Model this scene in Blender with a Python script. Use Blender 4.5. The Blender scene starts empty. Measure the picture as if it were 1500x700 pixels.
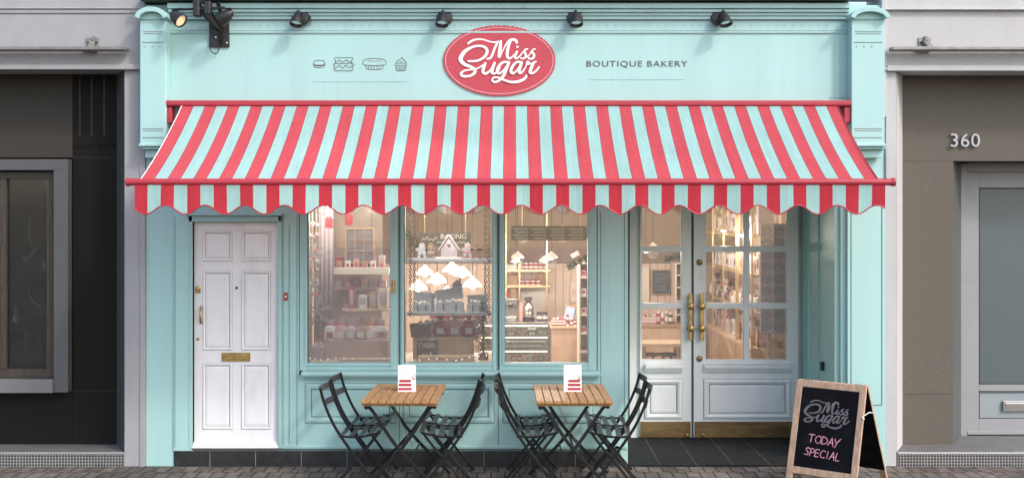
import bpy, bmesh, math, random
from mathutils import Vector, Matrix
random.seed(7)
scene = bpy.context.scene
COL = scene.collection
R = math.radians
# ------------------------------------------------------------------ camera constants
S0, D0, HZ, VX, CH = 168.0, 10.0, 310.0, 750.0, 2.22
def s_at(y): return S0 * D0 / (D0 + y)
def X(px, y=0.0): return (px - VX) / s_at(y)
def Z(py, y=0.0): return CH - (py - HZ) / s_at(y)
# ------------------------------------------------------------------ materials
def mat(name, col, rough=0.6, metal=0.0, var=0.0, vscale=6.0, bump=0.0, bscale=60.0, spec=0.5,
        stretch=(1, 1, 1), dirt=0.0, dirtcol=(0.2, 0.18, 0.15), dscale=1.5, emit=None, estr=0.0):
    m = bpy.data.materials.new(name); m.use_nodes = True
    nt = m.node_tree; N = nt.nodes; L = nt.links
    b = N['Principled BSDF']
    b.inputs['Roughness'].default_value = rough
    b.inputs['Metallic'].default_value = metal
    b.inputs['Specular IOR Level'].default_value = spec
    c4 = (*col, 1)
    b.inputs['Base Color'].default_value = c4
    tc = N.new('ShaderNodeTexCoord'); mp = N.new('ShaderNodeMapping')
    L.new(tc.outputs['Object'], mp.inputs['Vector']); mp.inputs['Scale'].default_value = stretch
    out = None
    if var > 0:
        nz = N.new('ShaderNodeTexNoise'); nz.inputs['Scale'].default_value = vscale; nz.inputs['Detail'].default_value = 5
        L.new(mp.outputs['Vector'], nz.inputs['Vector'])
        rp = N.new('ShaderNodeValToRGB')
        rp.color_ramp.elements[0].position = 0.3; rp.color_ramp.elements[1].position = 0.7
        rp.color_ramp.elements[0].color = (*[c * (1 - var) for c in col], 1)
        rp.color_ramp.elements[1].color = (*[min(1, c * (1 + var)) for c in col], 1)
        L.new(nz.outputs['Fac'], rp.inputs['Fac']); out = rp.outputs['Color']
    if dirt > 0:
        n2 = N.new('ShaderNodeTexNoise'); n2.inputs['Scale'].default_value = dscale; n2.inputs['Detail'].default_value = 8
        n2.inputs['Roughness'].default_value = 0.65
        L.new(mp.outputs['Vector'], n2.inputs['Vector'])
        r2 = N.new('ShaderNodeValToRGB'); r2.color_ramp.elements[0].position = 0.52; r2.color_ramp.elements[1].position = 0.8
        r2.color_ramp.elements[1].color = (dirt, dirt, dirt, 1)
        L.new(n2.outputs['Fac'], r2.inputs['Fac'])
        mx = N.new('ShaderNodeMixRGB'); mx.inputs['Color1'].default_value = c4; mx.inputs['Color2'].default_value = (*dirtcol, 1)
        if out: L.new(out, mx.inputs['Color1'])
        L.new(r2.outputs['Color'], mx.inputs['Fac']); out = mx.outputs['Color']
    if out: L.new(out, b.inputs['Base Color'])
    if bump > 0:
        n3 = N.new('ShaderNodeTexNoise'); n3.inputs['Scale'].default_value = bscale; n3.inputs['Detail'].default_value = 4
        L.new(mp.outputs['Vector'], n3.inputs['Vector'])
        bp = N.new('ShaderNodeBump'); bp.inputs['Strength'].default_value = bump; bp.inputs['Distance'].default_value = 0.01
        L.new(n3.outputs['Fac'], bp.inputs['Height']); L.new(bp.outputs['Normal'], b.inputs['Normal'])
    if emit:
        b.inputs['Emission Color'].default_value = (*emit, 1); b.inputs['Emission Strength'].default_value = estr
    return m

def wood(name, c1, c2, rough=0.5, scale=8.0, stretch=(1, 12, 12)):
    m = bpy.data.materials.new(name); m.use_nodes = True
    nt = m.node_tree; N = nt.nodes; L = nt.links; b = N['Principled BSDF']
    b.inputs['Roughness'].default_value = rough
    tc = N.new('ShaderNodeTexCoord'); mp = N.new('ShaderNodeMapping'); mp.inputs['Scale'].default_value = stretch
    L.new(tc.outputs['Object'], mp.inputs['Vector'])
    n = N.new('ShaderNodeTexNoise'); n.inputs['Scale'].default_value = scale; n.inputs['Detail'].default_value = 7
    n.inputs['Distortion'].default_value = 0.6
    L.new(mp.outputs['Vector'], n.inputs['Vector'])
    r = N.new('ShaderNodeValToRGB'); r.color_ramp.elements[0].position = 0.32; r.color_ramp.elements[1].position = 0.68
    r.color_ramp.elements[0].color = (*c1, 1); r.color_ramp.elements[1].color = (*c2, 1)
    L.new(n.outputs['Fac'], r.inputs['Fac']); L.new(r.outputs['Color'], b.inputs['Base Color'])
    bp = N.new('ShaderNodeBump'); bp.inputs['Strength'].default_value = 0.25; bp.inputs['Distance'].default_value = 0.004
    L.new(n.outputs['Fac'], bp.inputs['Height']); L.new(bp.outputs['Normal'], b.inputs['Normal'])
    return m

def glass_mat(name, tint=(1, 1, 1), haze=0.03, boost=1.3, hazecol=(0.8, 0.78, 0.76)):
    m = bpy.data.materials.new(name); m.use_nodes = True
    nt = m.node_tree; N = nt.nodes; L = nt.links; N.clear()
    o = N.new('ShaderNodeOutputMaterial')
    t = N.new('ShaderNodeBsdfTransparent'); t.inputs['Color'].default_value = (*tint, 1)
    g = N.new('ShaderNodeBsdfGlossy'); g.inputs['Roughness'].default_value = 0.01
    d = N.new('ShaderNodeBsdfDiffuse'); d.inputs['Color'].default_value = (*hazecol, 1)
    fr = N.new('ShaderNodeFresnel'); fr.inputs['IOR'].default_value = 1.52
    mu = N.new('ShaderNodeMath'); mu.operation = 'MULTIPLY'; mu.inputs[1].default_value = boost; mu.use_clamp = True
    L.new(fr.outputs['Fac'], mu.inputs[0])
    m1 = N.new('ShaderNodeMixShader'); L.new(mu.outputs[0], m1.inputs['Fac']); L.new(t.outputs[0], m1.inputs[1]); L.new(g.outputs[0], m1.inputs[2])
    m2 = N.new('ShaderNodeMixShader')
    tc = N.new('ShaderNodeTexCoord'); nz = N.new('ShaderNodeTexNoise'); nz.inputs['Scale'].default_value = 2.5; nz.inputs['Detail'].default_value = 6
    L.new(tc.outputs['Object'], nz.inputs['Vector'])
    mh = N.new('ShaderNodeMath'); mh.operation = 'MULTIPLY'; mh.inputs[1].default_value = haze * 2
    L.new(nz.outputs['Fac'], mh.inputs[0]); L.new(mh.outputs[0], m2.inputs['Fac'])
    L.new(m1.outputs[0], m2.inputs[1]); L.new(d.outputs[0], m2.inputs[2]); L.new(m2.outputs[0], o.inputs['Surface'])
    return m

def cloth(name, col, trans=0.3):
    m = bpy.data.materials.new(name); m.use_nodes = True
    nt = m.node_tree; N = nt.nodes; L = nt.links; N.clear()
    o = N.new('ShaderNodeOutputMaterial')
    tc = N.new('ShaderNodeTexCoord')
    nz = N.new('ShaderNodeTexNoise'); nz.inputs['Scale'].default_value = 3.0; nz.inputs['Detail'].default_value = 8; nz.inputs['Roughness'].default_value = 0.7
    L.new(tc.outputs['Object'], nz.inputs['Vector'])
    rp = N.new('ShaderNodeValToRGB'); rp.color_ramp.elements[0].position = 0.25; rp.color_ramp.elements[1].position = 0.75
    rp.color_ramp.elements[0].color = (*[c * 0.9 for c in col], 1); rp.color_ramp.elements[1].color = (*[min(1, c * 1.06) for c in col], 1)
    L.new(nz.outputs['Fac'], rp.inputs['Fac'])
    n3 = N.new('ShaderNodeTexNoise'); n3.inputs['Scale'].default_value = 220; n3.inputs['Detail'].default_value = 2
    L.new(tc.outputs['Object'], n3.inputs['Vector'])
    bp = N.new('ShaderNodeBump'); bp.inputs['Strength'].default_value = 0.3; bp.inputs['Distance'].default_value = 0.003
    L.new(n3.outputs['Fac'], bp.inputs['Height'])
    mpw = N.new('ShaderNodeMapping'); mpw.inputs['Scale'].default_value = (3.2, 0.5, 0.5); L.new(tc.outputs['Object'], mpw.inputs['Vector'])
    n4 = N.new('ShaderNodeTexNoise'); n4.inputs['Scale'].default_value = 2.2; n4.inputs['Detail'].default_value = 4; L.new(mpw.outputs['Vector'], n4.inputs['Vector'])
    b4 = N.new('ShaderNodeBump'); b4.inputs['Strength'].default_value = 0.35; b4.inputs['Distance'].default_value = 0.08
    L.new(n4.outputs['Fac'], b4.inputs['Height']); L.new(b4.outputs['Normal'], bp.inputs['Normal'])
    d = N.new('ShaderNodeBsdfDiffuse'); d.inputs['Roughness'].default_value = 0.5
    t = N.new('ShaderNodeBsdfTranslucent')
    for q in (d, t):
        L.new(rp.outputs['Color'], q.inputs['Color']); L.new(bp.outputs['Normal'], q.inputs['Normal'])
    mx = N.new('ShaderNodeMixShader'); mx.inputs['Fac'].default_value = trans
    L.new(d.outputs[0], mx.inputs[1]); L.new(t.outputs[0], mx.inputs[2]); L.new(mx.outputs[0], o.inputs['Surface'])
    return m

def brickmat(name, c1, c2, mortar, bw, rh, ms, rough=0.8, offset=0.5, bump=0.4, rot=(0, 0, 0), noise=0.25, coord='Object', msmooth=0.1):
    m = bpy.data.materials.new(name); m.use_nodes = True
    nt = m.node_tree; N = nt.nodes; L = nt.links; b = N['Principled BSDF']; b.inputs['Roughness'].default_value = rough; b.inputs['Specular IOR Level'].default_value = 0.25
    tc = N.new('ShaderNodeTexCoord'); mp = N.new('ShaderNodeMapping'); mp.inputs['Rotation'].default_value = rot
    L.new(tc.outputs[coord], mp.inputs['Vector'])
    wz = N.new('ShaderNodeTexNoise'); wz.inputs['Scale'].default_value = 9; wz.inputs['Detail'].default_value = 3
    L.new(mp.outputs['Vector'], wz.inputs['Vector'])
    wm = N.new('ShaderNodeVectorMath'); wm.operation = 'MULTIPLY_ADD'
    sb = N.new('ShaderNodeVectorMath'); sb.operation = 'SUBTRACT'; sb.inputs[1].default_value = (0.5, 0.5, 0.5)
    L.new(wz.outputs['Color'], sb.inputs[0]); L.new(sb.outputs[0], wm.inputs[0]); wm.inputs[1].default_value = (ms * 1.4,) * 3
    L.new(mp.outputs['Vector'], wm.inputs[2])
    br = N.new('ShaderNodeTexBrick'); br.offset = offset
    br.inputs['Scale'].default_value = 1; br.inputs['Brick Width'].default_value = bw; br.inputs['Row Height'].default_value = rh
    br.inputs['Mortar Size'].default_value = ms; br.inputs['Mortar Smooth'].default_value = msmooth; br.inputs['Bias'].default_value = 0.0
    br.inputs['Color1'].default_value = (*c1, 1); br.inputs['Color2'].default_value = (*c2, 1); br.inputs['Mortar'].default_value = (*mortar, 1)
    L.new(wm.outputs[0], br.inputs['Vector'])
    nz = N.new('ShaderNodeTexNoise'); nz.inputs['Scale'].default_value = 14; nz.inputs['Detail'].default_value = 8
    L.new(mp.outputs['Vector'], nz.inputs['Vector'])
    rp = N.new('ShaderNodeValToRGB'); rp.color_ramp.elements[0].position = 0.3; rp.color_ramp.elements[1].position = 0.7
    rp.color_ramp.elements[0].color = (1 - noise,) * 3 + (1,); rp.color_ramp.elements[1].color = (1 + noise,) * 3 + (1,)
    L.new(nz.outputs['Fac'], rp.inputs['Fac'])
    mx = N.new('ShaderNodeMixRGB'); mx.blend_type = 'MULTIPLY'; mx.inputs['Fac'].default_value = 1
    L.new(br.outputs['Color'], mx.inputs['Color1']); L.new(rp.outputs['Color'], mx.inputs['Color2']); L.new(mx.outputs['Color'], b.inputs['Base Color'])
    n9 = N.new('ShaderNodeTexNoise'); n9.inputs['Scale'].default_value = 1.7; n9.inputs['Detail'].default_value = 6; L.new(mp.outputs['Vector'], n9.inputs['Vector'])
    r9 = N.new('ShaderNodeValToRGB'); r9.color_ramp.elements[0].position = 0.35; r9.color_ramp.elements[1].position = 0.6
    r9.color_ramp.elements[0].color = (1 - noise * 1.1,) * 3 + (1,)
    L.new(n9.outputs['Fac'], r9.inputs['Fac'])
    mx9 = N.new('ShaderNodeMixRGB'); mx9.blend_type = 'MULTIPLY'; mx9.inputs['Fac'].default_value = 1
    L.new(mx.outputs['Color'], mx9.inputs['Color1']); L.new(r9.outputs['Color'], mx9.inputs['Color2']); L.new(mx9.outputs['Color'], b.inputs['Base Color'])
    inv = N.new('ShaderNodeMath'); inv.operation = 'MULTIPLY_ADD'; inv.inputs[1].default_value = -1.0
    ad = N.new('ShaderNodeMath'); ad.operation = 'MULTIPLY'; ad.inputs[1].default_value = 0.4
    L.new(nz.outputs['Fac'], ad.inputs[0]); L.new(br.outputs['Fac'], inv.inputs[0]); L.new(ad.outputs[0], inv.inputs[2])
    bp = N.new('ShaderNodeBump'); bp.inputs['Strength'].default_value = bump; bp.inputs['Distance'].default_value = 0.006
    L.new(inv.outputs[0], bp.inputs['Height']); L.new(bp.outputs['Normal'], b.inputs['Normal'])
    return m

MINT = (0.37, 0.60, 0.585)
M = {}
M['mint'] = mat('mint_paint', MINT, 0.5, var=0.035, vscale=1.6, bump=0.05, bscale=90, dirt=0.3, dirtcol=(0.28, 0.44, 0.43), dscale=4.5, stretch=(2.2, 1.2, 0.16))
M['mint_trim'] = mat('mint_trim_paint', (0.35, 0.57, 0.56), 0.45, var=0.04, vscale=2.5, bump=0.06, bscale=120, dirt=0.4, dirtcol=(0.25, 0.39, 0.38), dscale=6, stretch=(1.6, 1.2, 0.3))
M['seam'] = mat('seam_and_edge_shade', (0.10, 0.15, 0.15), 0.8)
M['white'] = mat('white_gloss_paint', (0.80, 0.81, 0.82), 0.4, var=0.03, vscale=3, bump=0.04, bscale=90, dirt=0.35, dirtcol=(0.46, 0.45, 0.43), dscale=5, stretch=(1.5, 1, 0.4))
M['black_tile'] = mat('black_stone', (0.022, 0.022, 0.024), 0.45, var=0.4, vscale=14, bump=0.15, bscale=60)
M['brass'] = mat('aged_brass', (0.52, 0.35, 0.13), 0.38, 0.9, var=0.25, vscale=18, bump=0.05)
M['brass_plate'] = mat('brushed_bronze', (0.27, 0.18, 0.085), 0.42, 0.85, var=0.3, vscale=5, stretch=(1, 1, 5), bump=0.05)
M['black'] = mat('black_lacquer', (0.018, 0.018, 0.02), 0.42, 0.0, var=0.3, vscale=30)
M['iron'] = mat('black_coated_steel', (0.009, 0.009, 0.010), 0.4, 0.0, spec=0.35, var=0.3, vscale=40)
M['slat_grey'] = mat('charcoal_slat', (0.034, 0.034, 0.037), 0.4, var=0.25, vscale=20)
M['glass'] = glass_mat('shop_glass', (0.97, 0.97, 0.96), haze=0.055, boost=3.5)
M['glass_reflect_haze'] = glass_mat('reflection_haze_glass', (0.95, 0.95, 0.95), haze=0.15, boost=4.5, hazecol=(0.72, 0.66, 0.66))  # diffuse haze paints the veil of street reflections on the left pane
M['red'] = cloth('red_canvas', (0.86, 0.145, 0.18), 0.54)
M['red_metal'] = mat('red_powder_coat', (0.385, 0.032, 0.05), 0.45, var=0.06, vscale=5)
M['canvas_mint'] = cloth('mint_canvas', (0.56, 0.87, 0.85), 0.54)
M['signred'] = mat('sign_red', (0.46, 0.055, 0.078), 0.55, var=0.08, vscale=50, bump=0.06, bscale=150)
M['signwhite'] = mat('sign_white', (0.86, 0.86, 0.86), 0.5)
M['ink'] = mat('dark_print', (0.10, 0.075, 0.075), 0.6)
M['ink_soft'] = mat('soft_print', (0.26, 0.30, 0.30), 0.6)
M['stone_l'] = mat('pale_grey_render', (0.34, 0.34, 0.355), 0.8, var=0.06, vscale=5, bump=0.25, bscale=140, dirt=0.4, dirtcol=(0.24, 0.24, 0.25), dscale=1.6, stretch=(1, 1, 0.45))
M['stone_r'] = mat('white_render', (0.48, 0.48, 0.49), 0.8, var=0.05, vscale=5, bump=0.25, bscale=140, dirt=0.35, dirtcol=(0.38, 0.37, 0.36), dscale=1.6, stretch=(1, 1, 0.45))
M['taupe'] = mat('taupe_cladding', (0.108, 0.094, 0.076), 0.7, var=0.10, vscale=70, bump=0.15, bscale=200, dirt=0.2, dirtcol=(0.12, 0.105, 0.09), dscale=3)
M['taupe_d'] = mat('dark_taupe_cladding', (0.044, 0.040, 0.034), 0.7, spec=0.3, var=0.10, vscale=70, bump=0.15, bscale=200)
M['choc'] = mat('dark_brown_cladding', (0.0085, 0.0072, 0.006), 0.7, spec=0.2, var=0.15, vscale=60, bump=0.1, bscale=200)
M['greyframe_shade'] = mat('shaded_grey_frame', (0.085, 0.087, 0.092), 0.5, var=0.05, vscale=8)  # darkened grey: shade on the frame and jamb is in the colour
M['lightframe'] = mat('light_grey_frame', (0.29, 0.298, 0.31), 0.45, var=0.04, vscale=8)
M['metal_grey'] = mat('galvanised_steel', (0.26, 0.25, 0.24), 0.5, 0.5, var=0.2, vscale=12)
M['dark_glass'] = mat('dark_window_glass', (0.012, 0.013, 0.014), 0.06, spec=0.7)
M['frosted'] = mat('frosted_door_glass', (0.085, 0.112, 0.12), 0.35, var=0.06, vscale=120, spec=0.6)
M['frost_panel'] = mat('pale_blue_panel', (0.27, 0.315, 0.335), 0.5, var=0.04, vscale=120)
M['chrome'] = mat('satin_steel', (0.6, 0.6, 0.62), 0.25, 1.0)
M['mosaic'] = brickmat('mosaic_tile', (0.035, 0.036, 0.038), (0.06, 0.06, 0.062), (0.38, 0.37, 0.36), 0.026, 0.026, 0.0027, 0.5, offset=0.0, bump=0.2, noise=0.1)
M['mosaic_v'] = brickmat('mosaic_tile_riser', (0.035, 0.036, 0.038), (0.06, 0.06, 0.062), (0.38, 0.37, 0.36), 0.026, 0.026, 0.0027, 0.5, offset=0.0, bump=0.2, rot=(R(90), 0, 0), noise=0.1)
M['paver'] = brickmat('pavers', (0.135, 0.115, 0.10), (0.21, 0.185, 0.165), (0.045, 0.04, 0.036), 0.118, 0.21, 0.007, 0.85, offset=0.5, bump=0.9, noise=0.38)
M['slate'] = brickmat('slate_tile', (0.018, 0.019, 0.021), (0.024, 0.025, 0.028), (0.10, 0.10, 0.10), 0.32, 1.6, 0.005, 0.75, offset=0.0, bump=0.15, noise=0.3)
M['teak'] = wood('teak_boards', (0.27, 0.135, 0.05), (0.47, 0.27, 0.115), 0.5, 5, (14, 1.3, 14))
M['boardwood'] = wood('rough_pine', (0.38, 0.245, 0.165), (0.58, 0.40, 0.28), 0.65, 5, (9, 9, 1.2))
M['chalk_black'] = mat('chalkboard', (0.003, 0.003, 0.006), 0.7, var=0.4, vscale=12, spec=0.15, dirt=0.5, dirtcol=(0.028, 0.028, 0.032), dscale=5)
M['chalk_grey'] = mat('grey_chalk', (0.24, 0.24, 0.25), 0.9, var=0.35, vscale=90)
M['chalk_pink'] = mat('pink_chalk', (0.74, 0.32, 0.38), 0.9, var=0.45, vscale=70)
M['lamp_on'] = mat('lit_lamp', (1, 0.8, 0.5), 0.4, emit=(1.0, 0.75, 0.45), estr=0.12)
M['panel_edge_shade'] = mat('panel_edge_shade', (0.06, 0.065, 0.065), 0.8)  # dark lines painted as contact shading at door panel edges
M['sill_grey'] = mat('grey_sill', (0.16, 0.162, 0.168), 0.5, var=0.05, vscale=8)
# ------------------------------------------------------------------ mesh builder
WLOC = {}
class MB:
    def __init__(s): s.v = []; s.f = []; s.mi = []; s.cur = 0
    def add(s, vs, fs):
        n = len(s.v); s.v += [tuple(q) for q in vs]
        s.f += [tuple(n + i for i in q) for q in fs]; s.mi += [s.cur] * len(fs); return s
    def box(s, x0, x1, y0, y1, z0, z1):
        if x0 > x1: x0, x1 = x1, x0
        if y0 > y1: y0, y1 = y1, y0
        if z0 > z1: z0, z1 = z1, z0
        return s.add([(x0, y0, z0), (x1, y0, z0), (x1, y1, z0), (x0, y1, z0), (x0, y0, z1), (x1, y0, z1), (x1, y1, z1), (x0, y1, z1)],
                     [(0, 3, 2, 1), (4, 5, 6, 7), (0, 1, 5, 4), (1, 2, 6, 5), (2, 3, 7, 6), (3, 0, 4, 7)])
    def pbox(s, px0, px1, py0, py1, y0, y1):      # rectangle measured on the facade, given real depth
        return s.box(X(px0), X(px1), y0, y1, Z(py1), Z(py0))
    def bar(s, p, q, w, h, up=(0, 0, 1)):
        p, q = Vector(p), Vector(q); d = (q - p).normalized(); u = Vector(up)
        a = d.cross(u)
        if a.length < 1e-5: a = d.cross(Vector((1, 0, 0)))
        a.normalize(); b = a.cross(d).normalized()
        a *= w / 2; b *= h / 2
        vs = [p - a - b, p + a - b, p + a + b, p - a + b, q - a - b, q + a - b, q + a + b, q - a + b]
        return s.add(vs, [(0, 1, 2, 3), (7, 6, 5, 4), (0, 4, 5, 1), (1, 5, 6, 2), (2, 6, 7, 3), (3, 7, 4, 0)])
    def tube(s, pts, r, n=8, closed=False):
        pts = [Vector(p) for p in pts]; rs = r if isinstance(r, (list, tuple)) else [r] * len(pts)
        t0 = (pts[1] - pts[0]).normalized(); a = t0.orthogonal().normalized(); rings = []
        m = len(pts)
        for i, p in enumerate(pts):
            if closed: t = (pts[(i + 1) % m] - pts[i - 1]).normalized()
            else: t = (pts[min(i + 1, m - 1)] - pts[max(i - 1, 0)]).normalized()
            a = (a - t * a.dot(t)).normalized(); b = t.cross(a)
            rings.append([p + (a * math.cos(k * 2 * math.pi / n) + b * math.sin(k * 2 * math.pi / n)) * rs[i] for k in range(n)])
        vs = [v for rg in rings for v in rg]; fs = []
        for i in range(m if closed else m - 1):
            j = (i + 1) % m
            for k in range(n):
                fs.append((i * n + k, i * n + (k + 1) % n, j * n + (k + 1) % n, j * n + k))
        if not closed: fs += [tuple(range(n - 1, -1, -1)), tuple((m - 1) * n + k for k in range(n))]
        return s.add(vs, fs)
    def lathe(s, prof, c=(0, 0, 0), axis=(0, 0, 1), n=20):
        c = Vector(c); ax = Vector(axis).normalized(); a = ax.orthogonal().normalized(); b = ax.cross(a)
        vs = []; fs = []
        for r, h in prof:
            for k in range(n):
                t = k * 2 * math.pi / n
                vs.append(c + ax * h + (a * math.cos(t) + b * math.sin(t)) * max(r, 1e-4))
        for i in range(len(prof) - 1):
            for k in range(n):
                fs.append((i * n + k, i * n + (k + 1) % n, (i + 1) * n + (k + 1) % n, (i + 1) * n + k))
        fs.append(tuple(range(n - 1, -1, -1))); fs.append(tuple((len(prof) - 1) * n + k for k in range(n)))
        return s.add(vs, fs)
    def ball(s, c, r, n=12, sq=(1, 1, 1)):
        vs = []; fs = []; m = n // 2
        for i in range(m + 1):
            th = math.pi * i / m
            for k in range(n):
                ph = 2 * math.pi * k / n
                vs.append((c[0] + r * sq[0] * max(math.sin(th), 1e-3) * math.cos(ph), c[1] + r * sq[1] * max(math.sin(th), 1e-3) * math.sin(ph), c[2] + r * sq[2] * math.cos(th)))
        for i in range(m):
            for k in range(n):
                fs.append((i * n + k, (i + 1) * n + k, (i + 1) * n + (k + 1) % n, i * n + (k + 1) % n))
        return s.add(vs, fs)
    def prism(s, poly, y0, y1):                    # polygon in x,z extruded along y
        n = len(poly)
        vs = [(x, y0, z) for x, z in poly] + [(x, y1, z) for x, z in poly]
        fs = [tuple(range(n)), tuple(range(2 * n - 1, n - 1, -1))] + [(i, i + n, (i + 1) % n + n, (i + 1) % n) for i in range(n)]
        return s.add(vs, fs)
    def loops(s, x0, x1, z0, z1, y, prof):         # nested rectangles: prof = [(inset, y offset)...], capped
        vs = []; fs = []
        for i, (a, o) in enumerate(prof):
            vs += [(x0 + a, y + o, z0 + a), (x1 - a, y + o, z0 + a), (x1 - a, y + o, z1 - a), (x0 + a, y + o, z1 - a)]
        for i in range(len(prof) - 1):
            for k in range(4):
                fs.append((i * 4 + k, i * 4 + (k + 1) % 4, (i + 1) * 4 + (k + 1) % 4, (i + 1) * 4 + k))
        l = (len(prof) - 1) * 4; fs.append((l, l + 1, l + 2, l + 3))
        return s.add(vs, fs)
    def stroke(s, pts, tf, ramp=0.0, z0=0.0, sub=7, caps=True):
        P = catmull(pts, sub); n = len(P); vs = []; fs = []
        for i in range(n):
            a, b = P[max(i - 1, 0)], P[min(i + 1, n - 1)]
            dx, dy = b[0] - a[0], b[1] - a[1]; l = math.hypot(dx, dy) or 1
            nx, ny = -dy / l, dx / l; w = P[i][2] / 2; off = z0 + ramp * i / n
            vs.append(tf(P[i][0] + nx * w, P[i][1] + ny * w, off)); vs.append(tf(P[i][0] - nx * w, P[i][1] - ny * w, off))
        for i in range(n - 1): fs.append((2 * i, 2 * i + 1, 2 * i + 3, 2 * i + 2))
        s.add(vs, fs)
        if caps:
            for e, o in ((0, z0 + 0.00012), (n - 1, z0 + ramp + 0.00012)):
                r = P[e][2] / 2
                s.add([tf(P[e][0] + r * math.cos(t * math.pi / 6), P[e][1] + r * math.sin(t * math.pi / 6), o) for t in range(12)], [tuple(range(12))])
        return s
    def text(s, string, tf, size=1.0, sx=1.0, shear=0.0, extrude=0.0, spacing=1.0, align='CENTER'):
        cu = bpy.data.curves.new('t', 'FONT'); cu.body = string; cu.size = size; cu.extrude = extrude; cu.shear = shear
        cu.space_character = spacing; cu.align_x = align; cu.align_y = 'CENTER'; cu.resolution_u = 3
        ob = bpy.data.objects.new('t', cu); COL.objects.link(ob)
        dg = bpy.context.evaluated_depsgraph_get(); me = bpy.data.meshes.new_from_object(ob.evaluated_get(dg))
        s.add([tf(v.co.x * sx, v.co.y, v.co.z) for v in me.vertices], [tuple(p.vertices) for p in me.polygons])
        bpy.data.objects.remove(ob); bpy.data.curves.remove(cu); bpy.data.meshes.remove(me)
        return s
    def build(s, name, mats, parent=None, loc=None, local=False, bevel=0.0, smooth=False, seg=2):
        off = Vector((0, 0, 0))
        if parent is not None and not local: off = WLOC[parent.name]
        if parent is None and loc is not None: off = Vector(loc)
        me = bpy.data.meshes.new(name)
        me.from_pydata([tuple(Vector(q) - off) for q in s.v], [], s.f)
        if not isinstance(mats, (list, tuple)): mats = [mats]
        for m in mats: me.materials.append(M[m] if isinstance(m, str) else m)
        me.polygons.foreach_set('material_index', s.mi)
        if smooth:
            me.polygons.foreach_set('use_smooth', [True] * len(me.polygons))
            me.set_sharp_from_angle(angle=R(38))
        bm = bmesh.new(); bm.from_mesh(me); bmesh.ops.recalc_face_normals(bm, faces=bm.faces); bm.to_mesh(me); bm.free()
        me.update()
        o = bpy.data.objects.new(name, me); COL.objects.link(o)
        if parent is not None: o.parent = parent; WLOC[o.name] = off
        else: o.location = off; WLOC[o.name] = off
        if bevel > 0:
            b = o.modifiers.new('bevel', 'BEVEL'); b.width = bevel; b.segments = seg; b.limit_method = 'ANGLE'; b.angle_limit = R(40)
        return o
def graft(o, mb, mname):                              # marks on a part's surface join that part's own mesh
    me = o.data; idx = len(me.materials); me.materials.append(M[mname])
    bm = bmesh.new(); bm.from_mesh(me); off = WLOC[o.name]
    vs = [bm.verts.new(tuple(Vector(q) - off)) for q in mb.v]
    for f in mb.f:
        nf = bm.faces.new([vs[i] for i in f]); nf.material_index = idx
    bmesh.ops.recalc_face_normals(bm, faces=bm.faces)
    bm.to_mesh(me); bm.free(); me.update()
def catmull(pts, sub=7):
    out = []; n = len(pts)
    for i in range(n - 1):
        p0, p1, p2, p3 = pts[max(i - 1, 0)], pts[i], pts[i + 1], pts[min(i + 2, n - 1)]
        for k in range(sub):
            t = k / sub
            out.append(tuple(0.5 * (2 * b + (c - a) * t + (2 * a - 5 * b + 4 * c - d) * t * t + (3 * b - a - 3 * c + d) * t ** 3) for a, b, c, d in zip(p0, p1, p2, p3)))
    out.append(tuple(pts[-1])); return out
def tag(o, label=None, cat=None, group=None, kind=None):
    if label: o['label'] = label
    if cat: o['category'] = cat
    if group: o['group'] = group
    if kind: o['kind'] = kind
    return o
def thing(name, label, cat, loc, rz=0.0, group=None):
    o = bpy.data.objects.new(name, None); COL.objects.link(o); o.location = loc; o.rotation_euler = (0, 0, rz)
    o.empty_display_size = 0.1; WLOC[o.name] = Vector(loc)
    return tag(o, label, cat, group)
def copy_tree(o, parent=None):
    c = o.copy(); COL.objects.link(c)
    if parent is not None: c.parent = parent
    for ch in list(o.children): copy_tree(ch, c)
    return c
def struct(o): o['kind'] = 'structure'; return o
SKY, SUN, EXPO, LAMPK, SANG = 0.15, 0.75, 1.1, 0.78, 6.0
# ================================================================== GROUND
g = MB(); g.add([(-60, -60, 0), (60, -60, 0), (60, 60, 0), (-60, 60, 0)], [(0, 1, 2, 3)])
struct(g.build('pavement', 'paver'))
g = MB(); g.add([(X(905), 0.0, 0.012), (X(1240), 0.0, 0.012), (X(1240), 1.24, 0.012), (X(905), 1.24, 0.012)], [(0, 1, 2, 3)])
struct(g.build('porch_floor', 'slate', loc=(X(914), 0.0, 0)))
# ================================================================== SHOP BUILDING
shop = thing('shop_building', 'pale mint green bakery shopfront with white doors and three display windows', 'shop', (0, 0.1, 0))
LW = 2.45                                            # top of the shop front opening
m = MB()
m.pbox(213, 1297, 8, 160, 0.0, 0.25)                 # fascia
m.box(X(213), X(1297), 0.02, 0.25, LW, Z(160))       # behind the awning
m.box(X(213), X(282), 0.02, 0.2, 0.0, LW)
m.box(X(254), X(282), 0.005, 0.02, 0.137, LW)
m.box(X(282), X(407), 0.02, 0.2, Z(325), LW)
m.box(X(282), X(407), 0.02, 0.2, 0.0, Z(656))
m.box(X(407), X(437), 0.02, 0.2, 0.0, LW)
m.box(X(437), X(876), 0.02, 0.2, 0.0, Z(549))
m.box(X(437), X(876), 0.02, 0.2, 2.40, LW)
m.box(X(876), X(920), 0.02, 0.2, 0.0, LW)
m.cur = 1                                            # thin seams in the lower facade joinery
for a, y0, y1 in ((256, 318, 655), (414, 312, 655), (423, 330, 650), (434.5, 312, 655), (880, 310, 655), (915, 305, 655)):
    m.pbox(a - 0.35, a + 0.35, y0, y1, 0.003 if a < 260 else 0.0175, 0.021)
for a in (585, 730): m.pbox(a - 0.5, a + 0.5, 556, 653, 0.0175, 0.021)
m.build('wall', ['mint', 'seam'], shop)
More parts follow.
